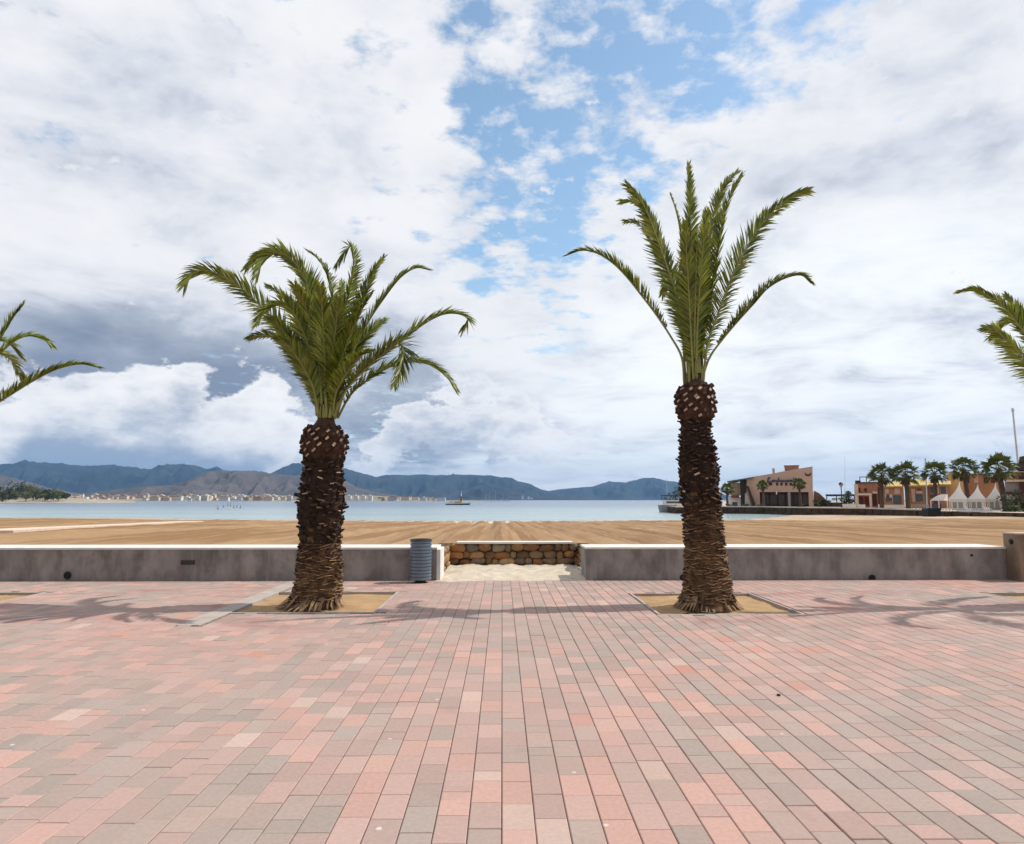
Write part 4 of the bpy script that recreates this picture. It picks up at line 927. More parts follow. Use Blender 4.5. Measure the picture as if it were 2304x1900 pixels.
for (a, b) in zip(FR[:-1], FR[1:]):
    a_, b_ = Vector((a[0], a[1], 0)), Vector((b[0], b[1], 0)); u = (b_ - a_).normalized(); nn = Vector((u.y, -u.x, 0)); L_ = (b_ - a_).length; k = max(1, int(L_ / 1.1))
    for j in range(k):
        for r_ in range(3):
            p0 = a_ + u * (L_ * (j + (.5 if r_ % 2 else 0)) / k); p1 = p0 + u * (L_ / k * R.uniform(.9, 1.0)); pr = R.uniform(.12, .45) * (1.3 - r_ * .3); zt_ = -2 + (r_ + 1) * (QZ + 1.98) / 3 + R.uniform(-.06, .05)
            mb.slab([(p0.x, p0.y), (p0.x + nn.x * pr, p0.y + nn.y * pr), (p1.x + nn.x * pr, p1.y + nn.y * pr), (p1.x, p1.y)], -2.1, min(zt_, QZ - .01))
tag(mb.build('sea_wall', m_quay), 'dark stone sea wall along the right side of the beach', 'sea wall')
m_lip = mat('pale_kerb', (.62, .53, .42), .9, .2, .6); mb = MB()
for (a, b) in zip(FR[2:6], FR[3:7]):
    a_, b_ = Vector((a[0], a[1], 0)), Vector((b[0], b[1], 0)); u = (b_ - a_).normalized(); nn = Vector((u.y, -u.x, 0))
    c_ = [a_ + nn * .3, b_ + nn * .3, b_ - nn * .5, a_ - nn * .5]; mb.slab([(v.x, v.y) for v in c_], QZ + .002, QZ + .17)
tag(mb.build('quay_kerb', m_lip), 'pale kerb along the top of the quay', 'kerb', kind='structure')

CUR = {}
def LP(px, py, Y):
    """point of the current building's own frame on the facade plane Y (frame turned to face the beach)"""
    d_ = ray(px, py); off = CUR['D'] + Y - CUR['Y']; k_ = off / (d_.x * CUR['v'].x + d_.y * CUR['v'].y); p = EYE + d_ * k_
    return Vector((p.x * CUR['u'].x + p.y * CUR['u'].y, Y, p.z))
def rectpx(mb, x0, x1, yt, yb, Y, dep, m=0):
    a = LP(x0, yb, Y); b = LP(x1, yt, Y); mb.box(a.x, b.x, Y, Y + dep, a.z, b.z, m)
def polypx(mb, pts, Y, dep, m=0): mb.prism([(LP(x, y, Y).x, LP(x, y, Y).z) for x, y in pts], Y, Y + dep, m)
def anchored(name, px, Y, label, cat, group=None):
    o = P(px, 1125, Y); th_ = math.atan2(o.x, o.y); CUR.update(Y=Y, D=math.hypot(o.x, o.y), v=Vector((math.sin(th_), math.cos(th_))), u=Vector((math.cos(th_), -math.sin(th_))))
    e = empty(name, (o.x, Y, QZ), label, cat, group); e.rotation_euler = (0, 0, -th_); return e
def part(mb, name, mats, e, **kw): o = mb.build(name, mats, e, **kw); o.location = (0, -CUR['Y'], -QZ); return o
# restaurant
Y = 133; e = anchored('restaurant', 1740, Y, 'pink restaurant with a rising roofline and script sign over dark openings', 'building')
m_pink = mat('pink_render', (0.60, 0.41, 0.305), .9, .15, .25); m_br = mat('dark_red_timber', (0.085, 0.028, 0.018), .7, .4, 1.2); m_brown = mat('brown_steel', (.06, .045, .035), .7); m_lgrey = mat('grey_panel', (.40, .39, .36), .8)
mb = MB(); Yb = LP(1700, 1143, Y).z
polypx(mb, [(1680, 1143), (1680, 1075.5), (1738, 1066), (1767, 1060), (1797, 1055), (1828, 1050), (1829, 1107.5), (1680, 1107.5)][1:7] + [(1680, 1107.5)], Y, 16)
rectpx(mb, 1680, 1709, 1107.3, 1144, Y + .002, 15.9); rectpx(mb, 1821, 1830, 1107.3, 1144, Y + .002, 15.9)
part(mb, 'wall', m_pink, e)
mb = MB(); rectpx(mb, 1709.2, 1820.8, 1107.6, 1144, Y + 1.6, .2); part(mb, 'shopfront', m_br, e)
for k in range(6):
    mb = MB(); rectpx(mb, 1716 + k * 18, 1729 + k * 18, 1113, 1136, Y + 1.5, .07); part(mb, 'window', mat('dark_red_glass', (.05, .022, .018), .25, .3, 1, spec=.5), e)
mb = MB(); rectpx(mb, 1774, 1778, 1107.6, 1144, Y + .1, .45); part(mb, 'pillar', m_lgrey, e)
for x0 in (1729.5, 1746, 1756, 1766.5, 1777):
    mb = MB(); rectpx(mb, x0, x0 + (8 if x0 < 1735 else 5), 1087, 1093, Y - .05, .1); part(mb, 'small_window', m_br, e)
mb = MB(); rectpx(mb, 1673, 1680, 1088.5, 1093, Y - .1, .2); 
mb2 = MB(); rectpx(mb2, 1766, 1797, 1048, 1058, Y + 3, 4); rectpx(mb2, 1764, 1799, 1047, 1048.2, Y + 2.8, 4.4, 1); part(mb2, 'roof_tower', [mat('terracotta', (.42, .20, .12), .9, .2, .4), m_brown], e)
mb = MB(); rectpx(mb, 1738, 1743, 1054, 1068, Y + 2, .6); part(mb, 'chimney', m_lgrey, e)
mb = MB(); polypx(mb, [(1636, 1083), (1680, 1075.8), (1695, 1073.8), (1695, 1076.5), (1680, 1078.5), (1636, 1085.5)], Y - 1.2, 10); part(mb, 'canopy_roof', mat('green_glass_roof', (.12, .17, .14), .4), e)
mb = MB(); rectpx(mb, 1642, 1667, 1086, 1115, Y + 2, 8); rectpx(mb, 1636, 1667, 1119, 1143, Y + 1.5, 8, 1); rectpx(mb, 1645, 1663, 1115.3, 1120.5, Y + .6, .9, 2); rectpx(mb, 1648, 1659, 1130, 1143, Y + 1.45, .1, 3); part(mb, 'side_wing', [mat('beige_render', (.50, .37, .25), .9), hw[0], mat('brown_awning', (.22, .085, .04), .8), m_glass], e)
mb = MB(); rectpx(mb, 1667.3, 1679.8, 1081, 1142, Y + 1, 6); part(mb, 'stair_shaft', m_brown, e)
mb = MB(); polypx(mb, [(1679, 1094), (1684, 1094), (1700, 1136), (1694, 1142)], Y - 1.0, .9); part(mb, 'stair', m_brown, e)
mb = MB(); polypx(mb, [(1676, 1142), (1676, 1110), (1683, 1116), (1690, 1142)], Y - 1.6, .3); part(mb, 'stair_panel', m_lgrey, e)
# script lettering and emblem
m_let = mat('blue_lettering', (.07, .075, .16), .5)
def stroke(mb, pts, r): mb.tube([(LP(x, y, Y).x, Y - .12, LP(x, y, Y).z) for x, y in pts], r, 6)
mb = MB(); r_ = .115
stroke(mb, [(1733, 1075), (1729, 1076), (1728, 1081), (1727, 1086), (1731, 1086), (1736, 1084)], r_ * 1.3)
x = 1737.0
for ch_ in 'onbenoal':
    if ch_ == 'o': stroke(mb, [(x + 3, 1080.5), (x, 1082), (x + 1, 1085), (x + 4, 1084), (x + 4.4, 1081), (x + 3, 1080.5), (x + 6, 1081)], r_)
    elif ch_ == 'n': stroke(mb, [(x, 1080.5), (x, 1085), (x + 1, 1081.5), (x + 3.4, 1080.8), (x + 3.4, 1085), (x + 6, 1084)], r_)
    elif ch_ == 'b': stroke(mb, [(x + 2, 1075), (x, 1085), (x + 4, 1084.6), (x + 4.6, 1081.5), (x + 2, 1081), (x + 6, 1082)], r_)
    elif ch_ == 'e': stroke(mb, [(x, 1083), (x + 4, 1082), (x + 3, 1080.5), (x + .6, 1082), (x + 1, 1085), (x + 6, 1084)], r_)
    elif ch_ == 'a': stroke(mb, [(x + 4, 1081), (x + 1, 1081), (x + .5, 1084.5), (x + 4, 1083), (x + 4.4, 1080.5), (x + 4.6, 1085), (x + 6, 1084)], r_)
    else: stroke(mb, [(x + 2, 1083), (x + 4, 1077), (x + 3, 1075.5), (x + 1.6, 1085), (x + 4, 1085)], r_)
    x += 6.6
part(mb, 'script_sign', m_let, e)
mb = MB(); polypx(mb, [(1810.5, 1064), (1813, 1064.5), (1815, 1067.5), (1821, 1067.5), (1823, 1064.5), (1825.5, 1064), (1824, 1070), (1820, 1072), (1816, 1072), (1812, 1070)], Y - .12, .11); part(mb, 'emblem', mat('emblem_red', (.18, .03, .02), .6), e)
mb = MB(); rectpx(mb, 1746, 1748.5, 1106, 1113, Y - .5, .15); part(mb, 'wall_lamp', m_ywht, e)
# planters along the quay
for i, (x0, x1, lb) in enumerate(((1630, 1650, 'leftmost'), (1666, 1690, 'second'), (1710, 1727, 'third'), (1755, 1764, 'smallest'), (1790, 1811, 'rightmost'))):
    e = anchored('planter', (x0 + x1) / 2, 127, f'dark planter box on the quay before the restaurant, {lb} of five', 'planter', 'planters before the restaurant')
    mb = MB(); rectpx(mb, x0, x1, 1139.5, 1145.5, 127, 1.4); part(mb, 'box', m_brown, e)
    rn = random.Random(i); mb = MB(); c_ = LP((x0 + x1) / 2, 1138.8, 127); leafy(mb, c_.x, c_.y + .7, c_.z, (x1 - x0) / F * 127 * .4, .35, 90, .16, rn); part(mb, 'shrub', m_crown[0], e)
# fan palms
m_fan = mat('fan_leaf', (0.105, 0.135, 0.030), .5, .4, 1.5, trans=.2); m_ftr = mat('fan_trunk', (0.12, 0.075, 0.05), .95, .4, 3); m_skirt = mat('dead_skirt', (.16, .095, .045), .95, .4, 4)
def fan_mesh(h, cr_, seed, trk):
    rn = random.Random(seed); a = MB(); a.tube([(0, 0, -.5), (rn.uniform(-.1, .1), 0, h * .5), (0, 0, h)], [trk * 1.15, trk, trk * .9], 10)
    b = MB()
    for k in range(32):
        az = k * 2.399; el = rad(80 - 115 * (k / 31) ** .9 + rn.uniform(-8, 8)); dv = Vector((math.cos(az) * math.cos(el), math.sin(az) * math.cos(el), math.sin(el)))
        pl = cr_ * rn.uniform(.42, .62); q = Vector((0, 0, h)) + dv * pl; b.tube([(0, 0, h - .1), q], [.035, .02], 4)
        nrm = (Vector((0, 0, 1)) - dv * dv.z); nrm = nrm.normalized() if nrm.length > .1 else Vector((1, 0, 0)); sd = dv.cross(nrm)
        nrm = Matrix.Rotation(rn.uniform(-.8, .8), 3, dv) @ nrm; sd = dv.cross(nrm)
        for j in range(13):
            t_ = (j - 6) / 6 * 1.5; dd = (dv * math.cos(t_) + sd * math.sin(t_) + nrm * rn.uniform(-.1, .15)).normalized(); ln = cr_ * .5 * (1 - .25 * abs(t_) / 1.5) * rn.uniform(.85, 1.1)
            wv_ = dd.cross(nrm).normalized() * ln * .11; mid = q + dd * ln * .55; tp = q + dd * ln + Vector((0, 0, -ln * rn.uniform(.1, .35)))
            b.add([q, mid + wv_, tp, mid - wv_], [(0, 1, 2, 3)])
    c_ = MB()
    for k in range(40):
        az = k * 2.4; ra = Vector((math.cos(az), math.sin(az), 0)); z0 = h - rn.uniform(0, cr_ * .35); p0 = Vector((0, 0, z0)) + ra * trk * .8; p1 = p0 + ra * cr_ * rn.uniform(.1, .25) + Vector((0, 0, -cr_ * rn.uniform(.2, .45))); tt = Vector((-ra.y, ra.x, 0)) * cr_ * .09
        c_.add([p0, p1 - tt, p1 + tt], [(0, 1, 2)])
    return a, b, c_
def fan_palm(px, tx, base, cen, Y, rpx, label, seed, group, trk=.26):
    z0 = P(px, base, Y).z; z1 = P(px, cen, Y).z; e = empty('fan_palm', (P(px, 1125, Y).x, Y, z0), label, 'palm tree', group)
    a, b, c_ = fan_mesh(z1 - z0, rpx / F * Y, seed, trk); a.build('trunk', m_ftr, e); b.build('crown', m_fan, e); c_.build('dead_skirt', m_skirt, e)
    e.rotation_euler = (0, math.atan2((tx - px) / F * Y, z1 - z0), 0)
g1 = 'tall fan palms on the quay'
fan_palm(1983, 1988, 1147, 1070, 97, 34, 'tall fan palm before the brick house, leftmost of the tall ones', 21, g1)
fan_palm(2042, 2040, 1147, 1068, 94, 36, 'tall fan palm before the yellow roofed terrace, second from the left', 22, g1, .3)
fan_palm(2104, 2106, 1146, 1065, 100, 34, 'tall fan palm beside the pale mast, third from the left', 23, g1)
fan_palm(2181, 2172, 1146, 1056, 100, 36, 'tall fan palm rising behind the white tents', 24, g1, .3)
fan_palm(2263, 2252, 1153, 1056, 78, 44, 'thick fan palm at the right end of the white tents', 25, g1, .3)
g2 = 'small fan palms before the restaurant'
fan_palm(1717, 1717, 1141, 1093, 127, 15, 'small fan palm in a planter under the restaurant sign', 26, g2, .22)
fan_palm(1801, 1799, 1141, 1090, 127, 18, 'small fan palm in a planter under the restaurant emblem', 27, g2, .22)
fan_palm(1637, 1637, 1141, 1101, 127, 18, 'small fan palm beside the restaurant stair wing', 28, g2, .2)
fan_palm(1909, 1909, 1141, 1112, 125, 9, 'slim pale fan palm between street lamp and brick house', 29, g2, .12)
# street lamp
Y = 112; e = anchored('street_lamp', 1894, Y, 'dark street lamp with a lantern head on the quay', 'street lamp'); h = LP(1894, 1096, Y).z - QZ
mb = MB(); mb.tube([(0, 0, 0), (0, 0, .5), (0, 0, .55), (0, 0, h)], [.14, .13, .08, .07], 8); mb.build('post', m_pipe, e)
mb = MB(); lathe(mb, [(.001, h + .8), (.2, h + .72), (.42, h + .45), (.34, h + .38), (.001, h + .36)], 10); mb.build('hood', m_pipe, e)
mb = MB(); lathe(mb, [(.30, h + .37), (.20, h), (.001, h - .02)], 10); mb.build('lantern', m_lgrey, e)
# garden slope beside the restaurant
Y = 131; e = anchored('rockery', 1848, Y, 'planted rockery falling away right of the restaurant', 'rockery')
rn = random.Random(8); mb = MB(); polypx(mb, [(1831, 1141), (1831, 1104), (1843, 1110), (1856, 1122), (1868, 1136), (1870, 1141)], Y, 6); part(mb, 'bank', mat('garden_earth', (.30, .17, .10), .95, .4, .6), e)
for k in range(4):
    mb = MB(); q = LP(1835 + k * 9, 1131 + (k % 2) * 3, Y - 1.2); leafy(mb, q.x, q.y, q.z, .75, .6, 110, .17, rn); part(mb, 'bush', m_crown[k % 2], e)
# beach bar canopy
Y = 128; e = anchored('beach_bar', 1890, Y, 'open beach bar with a dark blue flat awning', 'beach bar')
mb = MB(); rectpx(mb, 1858, 1926, 1112.5, 1117, Y, 5); part(mb, 'awning', mat('navy_canvas', (.045, .05, .12), .8, .2, .6), e)
for px in (1860, 1882, 1904, 1922):
    mb = MB(); q = LP(px, 1117, Y); mb.box(q.x - .08, q.x + .08, Y + .1, Y + .26, QZ - .05, q.z - .003); part(mb, 'post', m_brown, e)
mb = MB(); rectpx(mb, 1872, 1884, 1121, 1126, Y + 1, .2); rectpx(mb, 1885.5, 1895, 1120, 1125, Y + 1, .2); part(mb, 'menu_board', m_ywht, e)
mb = MB(); rectpx(mb, 1866, 1900, 1131, 1143, Y + 1.5, 1); part(mb, 'counter', mat('weathered_wood', (.20, .16, .12), .9), e)
def bush(px, py, Y, rx, rz, m, label, seed, group='shrubs on the quay'):
    q = P(px, py, Y); e = empty('shrub', tuple(q), label, 'shrub', group); rn = random.Random(seed); mb = MB(); leafy(mb, 0, 0, rz * .7, rx, rz, 260, .17 * max(1, rx / 2), rn); mb.build('foliage', m, e)
    mb = MB(); mb.tube([(0, 0, -.4), (0, 0, rz)], [.07, .03], 5); mb.build('stem', m_trunk, e)
bush(1905, 1137, 118, 1.1, 1.1, m_crown[1], 'olive shrub left of the brick house', 1); bush(1915, 1137, 117, .9, .9, m_crown[0], 'mid green shrub against the brick house corner', 2)
# low white walls on the quay edge
for x0, x1, y0, y1, lb in ((1896, 1926, 1135, 1142, 'short cream wall by the street lamp'), (1931, 1947, 1136, 1141.5, 'short white wall before the brick house doors'), (1976, 1988, 1136, 1142, 'stub of white wall left of the first tall palm'), (1990, 2034, 1137, 1143.5, 'long low white wall before the terrace houses')):
    e = anchored('parapet_wall', (x0 + x1) / 2, 104, lb, 'wall', 'low pale walls on the quay'); mb = MB(); rectpx(mb, x0, x1, y0, y1 + 3, 104, .3); part(mb, 'wall_body', m_cap, e); mb = MB(); rectpx(mb, x0 - .5, x1 + .5, y0 - .7, y0 - .02, 103.95, .4); part(mb, 'coping', m_lip, e)
# brick house
Y = 112; e = anchored('brick_house', 1955, Y, 'red brick house with a pale portico and roof pergola', 'building')
m_brick = mat('red_brick', (.44, .19, .115), .9, .25, .7); m_pale = mat('pale_stone', (.68, .52, .41), .9, .12, .5)
mb = MB(); rectpx(mb, 1927, 1988, 1087, 1146, Y, 12); part(mb, 'wall', m_brick, e)
mb = MB(); rectpx(mb, 1924.5, 1930.5, 1090, 1146, Y - .3, .29); part(mb, 'corner_pier', m_pale, e)
mb = MB(); rectpx(mb, 1926, 1961, 1110.5, 1115, Y - 1.7, 1.4); 
for x0 in (1926, 1957.5): rectpx(mb, x0, x0 + 3.4, 1115.2, 1146, Y - 1.7, .3)
part(mb, 'portico', m_pale, e)
for x0 in (1934, 1946):
    mb = MB(); rectpx(mb, x0, x0 + 8, 1118, 1138, Y - .06, .1); part(mb, 'door', mat('dark_red_door', (.13, .02, .015), .6), e)
for x0, y0, y1, w_ in ((1931.5, 1098, 1107.5, 4), (1945, 1099, 1107, 5), (1964, 1112, 1138, 8)):
    mb = MB(); rectpx(mb, x0, x0 + w_, y0, y1, Y - .05, .08); part(mb, 'window', m_br, e)
mb = MB(); rectpx(mb, 1963, 1974, 1106, 1111, Y - .2, .19); part(mb, 'lintel', m_pale, e)
for x0 in (1978, 1984.5):
    mb = MB(); rectpx(mb, x0, x0 + 3, 1096, 1143, Y - .3, .29); part(mb, 'pilaster', m_br, e)
mb = MB(); rectpx(mb, 1924, 1989, 1084.5, 1086.9, Y - .4, 12.8); part(mb, 'cornice', m_brown, e)
mb = MB(); rectpx(mb, 1924, 1936, 1081.5, 1084.4, Y + .5, 3); part(mb, 'roof_box', m_brown, e)
mb = MB(); rectpx(mb, 1934, 1970, 1072.5, 1074.5, Y + 1, .2); rectpx(mb, 1934, 1970, 1072.5, 1074.5, Y + 6, .2)
for x0 in (1934, 1949, 1968): rectpx(mb, x0, x0 + 1.4, 1074.6, 1084.4, Y + 1, .15); rectpx(mb, x0, x0 + 1.4, 1074.6, 1084.4, Y + 6, .15)
part(mb, 'roof_pergola', m_brown, e)
# terrace houses, one thing each
m_ter = mat('terracotta_render', (.48, .24, .115), .9, .2, .5); m_yroof = mat('yellow_tiles', (.62, .44, .17), .9, .25, 1.0); m_wpink = mat('pink_reveal', (.62, .42, .34), .9)
def terrace(x0, x1, yr0, yr1, lb, wins, Y=110, wm=m_ter):
    e = anchored('terrace_house', (x0 + x1) / 2, Y, lb, 'house', 'terrace houses behind the quay')
    mb = MB(); rectpx(mb, x0, x1 - .3, yr1 + .2, 1146, Y, 10); part(mb, 'wall', wm, e)
    a, b = LP(x0 - 1, yr1, Y - .7), LP(x1 + .5, yr0, Y + 4); mb = MB()
    mb.add([(a.x, Y - .7, a.z), (b.x, Y - .7, a.z), (b.x, Y + 5, b.z), (a.x, Y + 5, b.z), (a.x, Y + 11, a.z), (b.x, Y + 11, a.z), (a.x, Y - .7, a.z - .2), (b.x, Y - .7, a.z - .2)], [(0, 1, 2, 3), (3, 2, 5, 4), (6, 7, 1, 0), (0, 3, 4), (1, 5, 2)]); part(mb, 'roof', m_yroof, e)
    for (u0, u1, v0, v1, k) in wins:
        mb = MB(); rectpx(mb, u0, u1, v0, v1, Y - .12, .11, 0)
        if k == 1: rectpx(mb, u0 + 1, u1 - 1, (v0 + v1) / 2, v1 - .5, Y - .15, .028, 1)
        if k == 2: rectpx(mb, u0 + 1.5, u1 - 1.5, v0 + 1.5, v1 - 1.5, Y - .15, .028, 1)
        part(mb, 'window', [m_wpink if k != 3 else m_glass, m_glass], e)
terrace(1990, 2033, 1084, 1094, 'left terracotta terrace house with a yellow tiled roof', [(1992, 2000, 1100, 1111, 0), (2013, 2024, 1099, 1112, 0), (1994, 2001, 1113, 1123, 3), (1992, 2008, 1112, 1129, 1), (2011, 2028, 1115, 1135, 3)])
terrace(2047, 2087, 1078, 1092, 'middle terracotta terrace house between two palms', [(2062, 2075, 1105, 1111, 0), (2061, 2076, 1112, 1128, 3), (2052, 2058, 1100, 1130, 0), (2083, 2086, 1098, 1135, 3), (2064, 2074, 1100, 1104, 3)])
terrace(2088, 2138, 1082, 1090, 'right terracotta terrace house half hidden by the tents', [(2092, 2104, 1094, 1112, 2), (2115, 2130, 1094, 1113, 2), (2094, 2103, 1113, 1120, 3), (2107, 2112, 1096, 1112, 0)])
e = anchored('tower_house', 2150, 116, 'yellow tower house above the terrace roofs', 'house'); mb = MB(); rectpx(mb, 2136, 2166, 1066, 1146, 116, 9); part(mb, 'wall', mat('ochre_render', (.58, .36, .15), .9, .15, .4), e)
mb = MB(); a, b, c_ = LP(2134, 1066, 115.5), LP(2168, 1066, 115.5), LP(2150, 1057, 120); mb.add([(a.x, 115.5, a.z), (b.x, 115.5, a.z), (b.x, 125.5, a.z), (a.x, 125.5, a.z), (c_.x, 120.5, c_.z)], [(0, 1, 4), (1, 2, 4), (2, 3, 4), (3, 0, 4), (3, 2, 1, 0)]); part(mb, 'roof', m_yroof, e)
mb = MB(); rectpx(mb, 2146, 2154, 1070, 1078, 115.9, .15); part(mb, 'window', m_glass, e)
e = anchored('orange_house', 2205, 122, 'orange brown house behind the white tents', 'house'); mb = MB(); rectpx(mb, 2167, 2246, 1068, 1146, 122, 10); part(mb, 'wall', mat('orange_render', (.42, .21, .11), .9, .2, .4), e)
mb = MB(); rectpx(mb, 2165, 2248, 1064.5, 1067.8, 121.4, 11); part(mb, 'roof_edge', m_ter, e)
for x0 in (2172, 2192, 2214, 2230):
    mb = MB(); rectpx(mb, x0, x0 + 8, 1073, 1087, 121.9, .15); part(mb, 'window', m_br if x0 != 2192 else m_wpink, e)
# white marquees
m_tent = mat('tent_canvas', (.84, .83, .81), .8, .05, .8, trans=.6, tint=(1, 1, 1)); Y = 90
def tent(x0, x1, xa, ya, ye, lb):
    e = anchored('marquee', (x0 + x1) / 2, Y, lb, 'marquee', 'white marquees on the quay'); a, b = LP(x0, ye, Y), LP(x1, ye, Y); wd = b.x - a.x; ap = LP(xa, ya, Y + wd / 2)
    mb = MB(); n = 8; vv = []; ff = []
    for j in range(n + 1):
        t_ = j / n; s_ = (1 - t_) ** 1.7; z = a.z + (ap.z - a.z) * t_; cx = (a.x + b.x) / 2 * (1 - t_) + ap.x * t_; hw_ = wd / 2 * s_ + .03
        vv += [(cx - hw_, Y + wd / 2 - hw_, z), (cx + hw_, Y + wd / 2 - hw_, z), (cx + hw_, Y + wd / 2 + hw_, z), (cx - hw_, Y + wd / 2 + hw_, z)]
    for j in range(n):
        for k in range(4): ff.append((j * 4 + k, j * 4 + (k + 1) % 4, j * 4 + 4 + (k + 1) % 4, j * 4 + 4 + k))
    mb.add(vv, ff); mb.box(a.x, b.x, Y, Y + .03, a.z - .42, a.z - .003); mb.box(b.x - .03, b.x, Y + .033, Y + wd, a.z - .42, a.z - .003); part(mb, 'canopy', m_tent, e)
    for xx in (a.x + .05, b.x - .15):
        for yy in (Y + .05, Y + wd - .15):
            mb = MB(); mb.box(xx, xx + .1, yy, yy + .1, QZ - .4, a.z - .44); part(mb, 'pole', m_ywht, e)
    for q0, q1 in ((.12, .2), (.42, .5), (.74, .9)):
        mb = MB(); mb.box(a.x + wd * q0, a.x + wd * q1, Y + .06, Y + .1, QZ + .25, a.z - .43); part(mb, 'side_panel', m_tent, e)
    mb = MB(); mb.box(a.x + .3, b.x - .3, Y + wd - .1, Y + wd - .06, QZ, a.z - .45); part(mb, 'back_wall', m_lgrey, e)
tent(2134, 2177, 2159, 1085, 1123, 'white pointed marquee with the tallest peak, left of three')
tent(2177.4, 2218, 2200, 1091, 1123, 'white pointed marquee in the middle of three')
tent(2218.4, 2258, 2240, 1088, 1123, 'white pointed marquee by the thick palm, right of three')
e = anchored('canopy_tent', 2115, Y, 'low white rounded canopy left of the marquees', 'canopy'); mb = MB(); vv = []; ff = []
a, b = LP(2092, 1127, Y), LP(2133, 1127, Y); zt_ = LP(2110, 1113, Y).z
for k in range(13):
    t_ = k / 12; x = a.x + (b.x - a.x) * t_; z = a.z + (zt_ - a.z) * math.sin(min(1, t_ * 1.35) * math.pi / 2); vv += [(x, Y, z), (x, Y + 3, z)]
for k in range(12): ff.append((2 * k, 2 * k + 2, 2 * k + 3, 2 * k + 1))
mb.add(vv, ff); mb.add([v for v in vv if v[1] == Y] + [(b.x, Y, a.z), (a.x, Y, a.z)], [tuple(range(15))]); part(mb, 'canopy', m_tent, e)
for px in (2094, 2112, 2131):
    mb = MB(); q = LP(px, 1127, Y); mb.box(q.x - .05, q.x + .05, Y + .05, Y + .15, QZ - .3, q.z - .003); part(mb, 'pole', m_ywht, e)
mb = MB(); rectpx(mb, 2096, 2118, 1134, 1149, Y + .6, 1); part(mb, 'bar_counter', mat('plum_panel', (.14, .085, .095), .8), e)
e = anchored('awning', 2274, 86, 'small white awning right of the thick palm', 'awning'); mb = MB(); polypx(mb, [(2262, 1111), (2278, 1110.5), (2284, 1121), (2284, 1124), (2262, 1124)], 86, 2.2); part(mb, 'canopy', m_tent, e); mb = MB(); rectpx(mb, 2280, 2282, 1124.2, 1152, 86.2, .12); part(mb, 'pole', m_ywht, e)
e = anchored('balustrade', 2190, 78, 'white low balustrade in front of the marquees', 'balustrade'); mb = MB(); rectpx(mb, 2120, 2232, 1144.5, 1145.6, 78, .12); rectpx(mb, 2153, 2229, 1147.6, 1150.8, 78, .1)
for k in range(16): rectpx(mb, 2121 + k * 7.3, 2122.3 + k * 7.3, 1145.7, 1152, 78.13, .06)
part(mb, 'railing', m_ywht, e)
e = anchored('balustrade', 2068, 96, 'grey pierced balustrade left of the white canopy', 'balustrade'); mb = MB(); rectpx(mb, 2049, 2090, 1136, 1138.3, 96, .3)
for k in range(5): rectpx(mb, 2050 + k * 9, 2054 + k * 9, 1138.5, 1150, 96.03, .2)
part(mb, 'railing', m_lgrey, e)
# dark container on the sand
q = G(2102, 1166, -.55); Yc = q.y - 1.5; e = empty('refuse_container', (q.x, Yc, -.6), 'dark green refuse container at the foot of the sea wall', 'container')
mb = MB(); a, b = P(2088, 1166, Yc), P(2117, 1147, Yc); mb.prism([(a.x - q.x + .08, 0), (b.x - q.x - .08, 0), (b.x - q.x, b.z + .6), (a.x - q.x, b.z + .6)], 0, 1.1); mb.build('body', mat('bin_green', (.012, .022, .020), .6), e)
mb = MB(); mb.prism([(a.x - q.x - .04, b.z + .603), (b.x - q.x + .04, b.z + .603), (b.x - q.x - .1, b.z + .78), (a.x - q.x + .1, b.z + .78)], -.05, 1.15); mb.build('lid', mat('bin_lid', (.02, .028, .03), .5), e)
# building at the right edge
Y = 84; e = anchored('terrace_bar', 2310, Y, 'dark roofed terrace building cut off by the right edge', 'building')
mb = MB(); polypx(mb, [(2283, 1043), (2345, 1040), (2345, 1056), (2300, 1058), (2276, 1050)], Y - 1, 9); part(mb, 'roof', m_brown, e)
mb = MB(); polypx(mb, [(2294, 1028), (2345, 1020), (2345, 1038), (2292, 1040)], Y + 3, 5); part(mb, 'upper_roof', m_skirt, e)
mb = MB(); rectpx(mb, 2262, 2345, 1079, 1084.5, Y + .5, 6); rectpx(mb, 2284, 2345, 1060, 1063, Y, 6); part(mb, 'beam', m_pale, e)
mb = MB(); rectpx(mb, 2262, 2296, 1088, 1106.5, Y + 1, .3); part(mb, 'panel', mat('mauve_panel', (.30, .26, .26), .8), e)
mb = MB(); rectpx(mb, 2262, 2345, 1107, 1113, Y + .6, 6); part(mb, 'floor_slab', m_br, e)
for px in (2298, 2330):
    mb = MB(); rectpx(mb, px, px + 5, 1058.5, 1152, Y + .55 + .0 * px, .4); part(mb, 'post', m_br, e)
mb = MB(); rectpx(mb, 2266, 2345, 1060, 1150, Y + 6.6, .3); part(mb, 'back_wall', m_ter, e)
for i, (px, py, rx, rz, k, lb) in enumerate(((2276, 1152, 1.2, 1.0, 0, 'mid green shrub under the white awning'), (2290, 1148, 1.2, 1.3, 2, 'dark shrub under the terrace building'), (2304, 1152, 1.3, 1.3, 1, 'olive shrub at the right edge above the sea wall'), (2285, 1157, 1.0, .55, 1, 'low olive shrub on the sea wall edge'))): bush(px, py, 76, rx, rz, m_crown[k], lb, 30 + i)
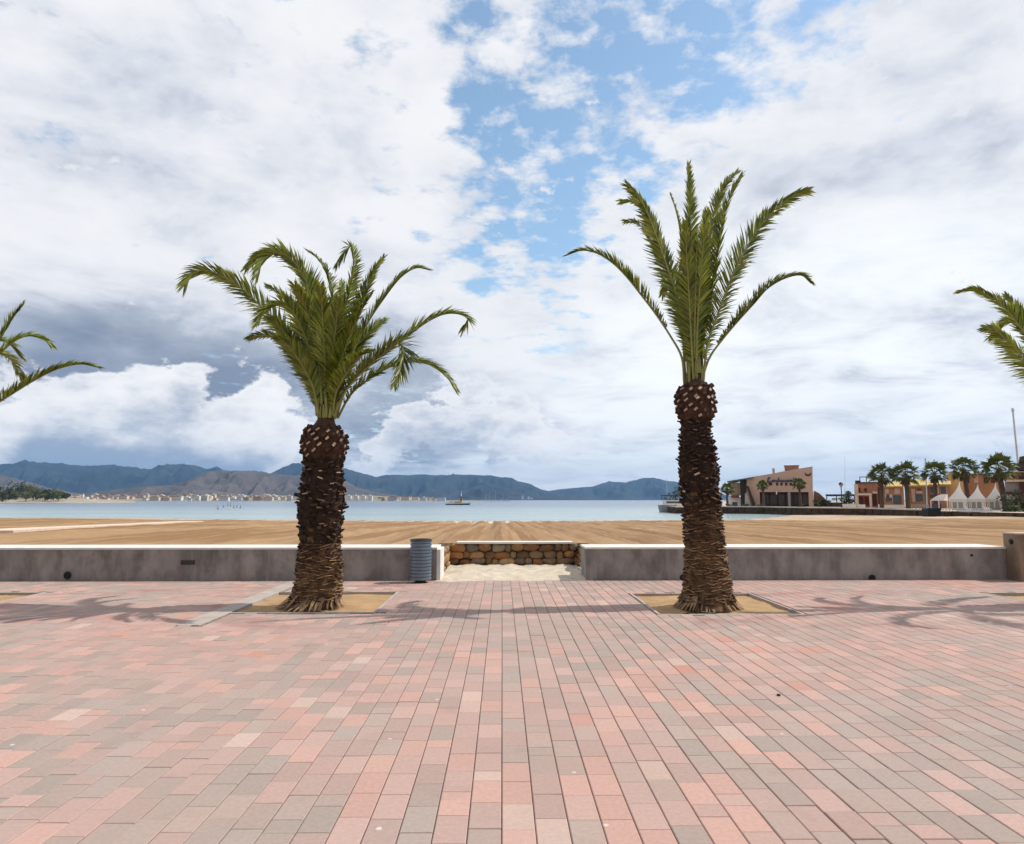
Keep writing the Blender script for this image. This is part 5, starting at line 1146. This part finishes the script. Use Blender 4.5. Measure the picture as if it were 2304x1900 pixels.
# masts
def mast(px0, y0, px1, y1, Y, r, label, name='flag_mast', low=QZ):
    a, b = P(px1, y1, Y), P(px0, y0, Y); u = (a - b) / (b.z - a.z); base = a + u * (a.z - low); mb = MB(); mb.tube([(0, 0, 0), b - base], [r, r * .7], 8); e = empty(name, tuple(base), label, 'mast', None); mb.build('pole', m_grey, e)
    mb = MB(); lathe(mb, [(r * 2.4, 0), (r * 2.4, .12), (r, .16)], 10); mb.build('base', m_lgrey, e)
    mb = MB(); top = b - base; mb.tube([top, top + Vector((0, 0, r * 3))], [r * 1.4, r * .9], 8); mb.build('cap', m_grey, e)
mast(2279, 926, 2292, 1058, 93, .15, 'tall leaning grey mast above the right edge buildings')
mast(2082, 1036, 2084, 1090, 104, .10, 'pale mast beside the third tall fan palm')
mast(1901, 1030, 1901, 1130, 128, .035, 'thin pale flag mast behind the beach bar')
# end of the jetty with a moored boat, left of the tall palm
q = gx(1498, 1154, SEA); e = empty('moored_boat', (q[0] + 3.2, q[1] + 4, SEA), 'grey motor boat with a thin mast moored at the quay end', 'boat'); mb = MB()
mb.prism([(-3.2, -.2), (3.4, -.2), (3.6, 1.25), (-3.6, 1.5)], -1.2, 1.2); mb.build('hull', mat('boat_grey', (.32, .31, .30), .6), e)
mb = MB(); mb.box(-2.6, 2.0, -1, 1, 1.503, 2.4); mb.box(-2.3, 1.0, -1.02, -.9, 1.8, 2.2, 1); mb.box(-3.0, 1.6, -1.1, 1.1, 3.3, 3.45, 2)
for x in (-2.8, 1.3): mb.box(x, x + .1, -1, -.9, 2.4, 3.3, 2); mb.box(x, x + .1, .9, 1, 2.4, 3.3, 2)
mb.build('cabin', [m_ywht, m_glass, mat('navy_top', (.04, .05, .10), .7)], e); mb = MB(); mb.tube([(-1.9, 0, 2.4), (-1.9, 0, 6.8)], [.06, .04], 6); mb.build('mast', m_grey, e)
tree('quay_tree', (q[0] + 7.5, q[1] + 22, QZ), 5, 1.8, 200, .28, m_crown[0], 'green tree on the quay behind the tallest palm trunk', 'tree', None, 77)

# ------------------------------------------------------------------ haze over the bay
mh = bpy.data.materials.new('haze_air'); mh.use_nodes = True; th = NT(mh.node_tree); th.n.remove(th.n['Principled BSDF'])
pv = th.new('ShaderNodeVolumePrincipled'); pv.inputs['Color'].default_value = (.25, .55, 1.0, 1); pv.inputs['Density'].default_value = 0.8e-4; pv.inputs['Anisotropy'].default_value = .2
th.l.new(pv.outputs[0], th.n['Material Output'].inputs['Volume'])
mb = MB(); mb.box(-9000, 9000, -90, 9500, -4.0, 420)
tag(mb.build('haze', mh), 'pale blue haze over the bay', 'haze', kind='stuff')
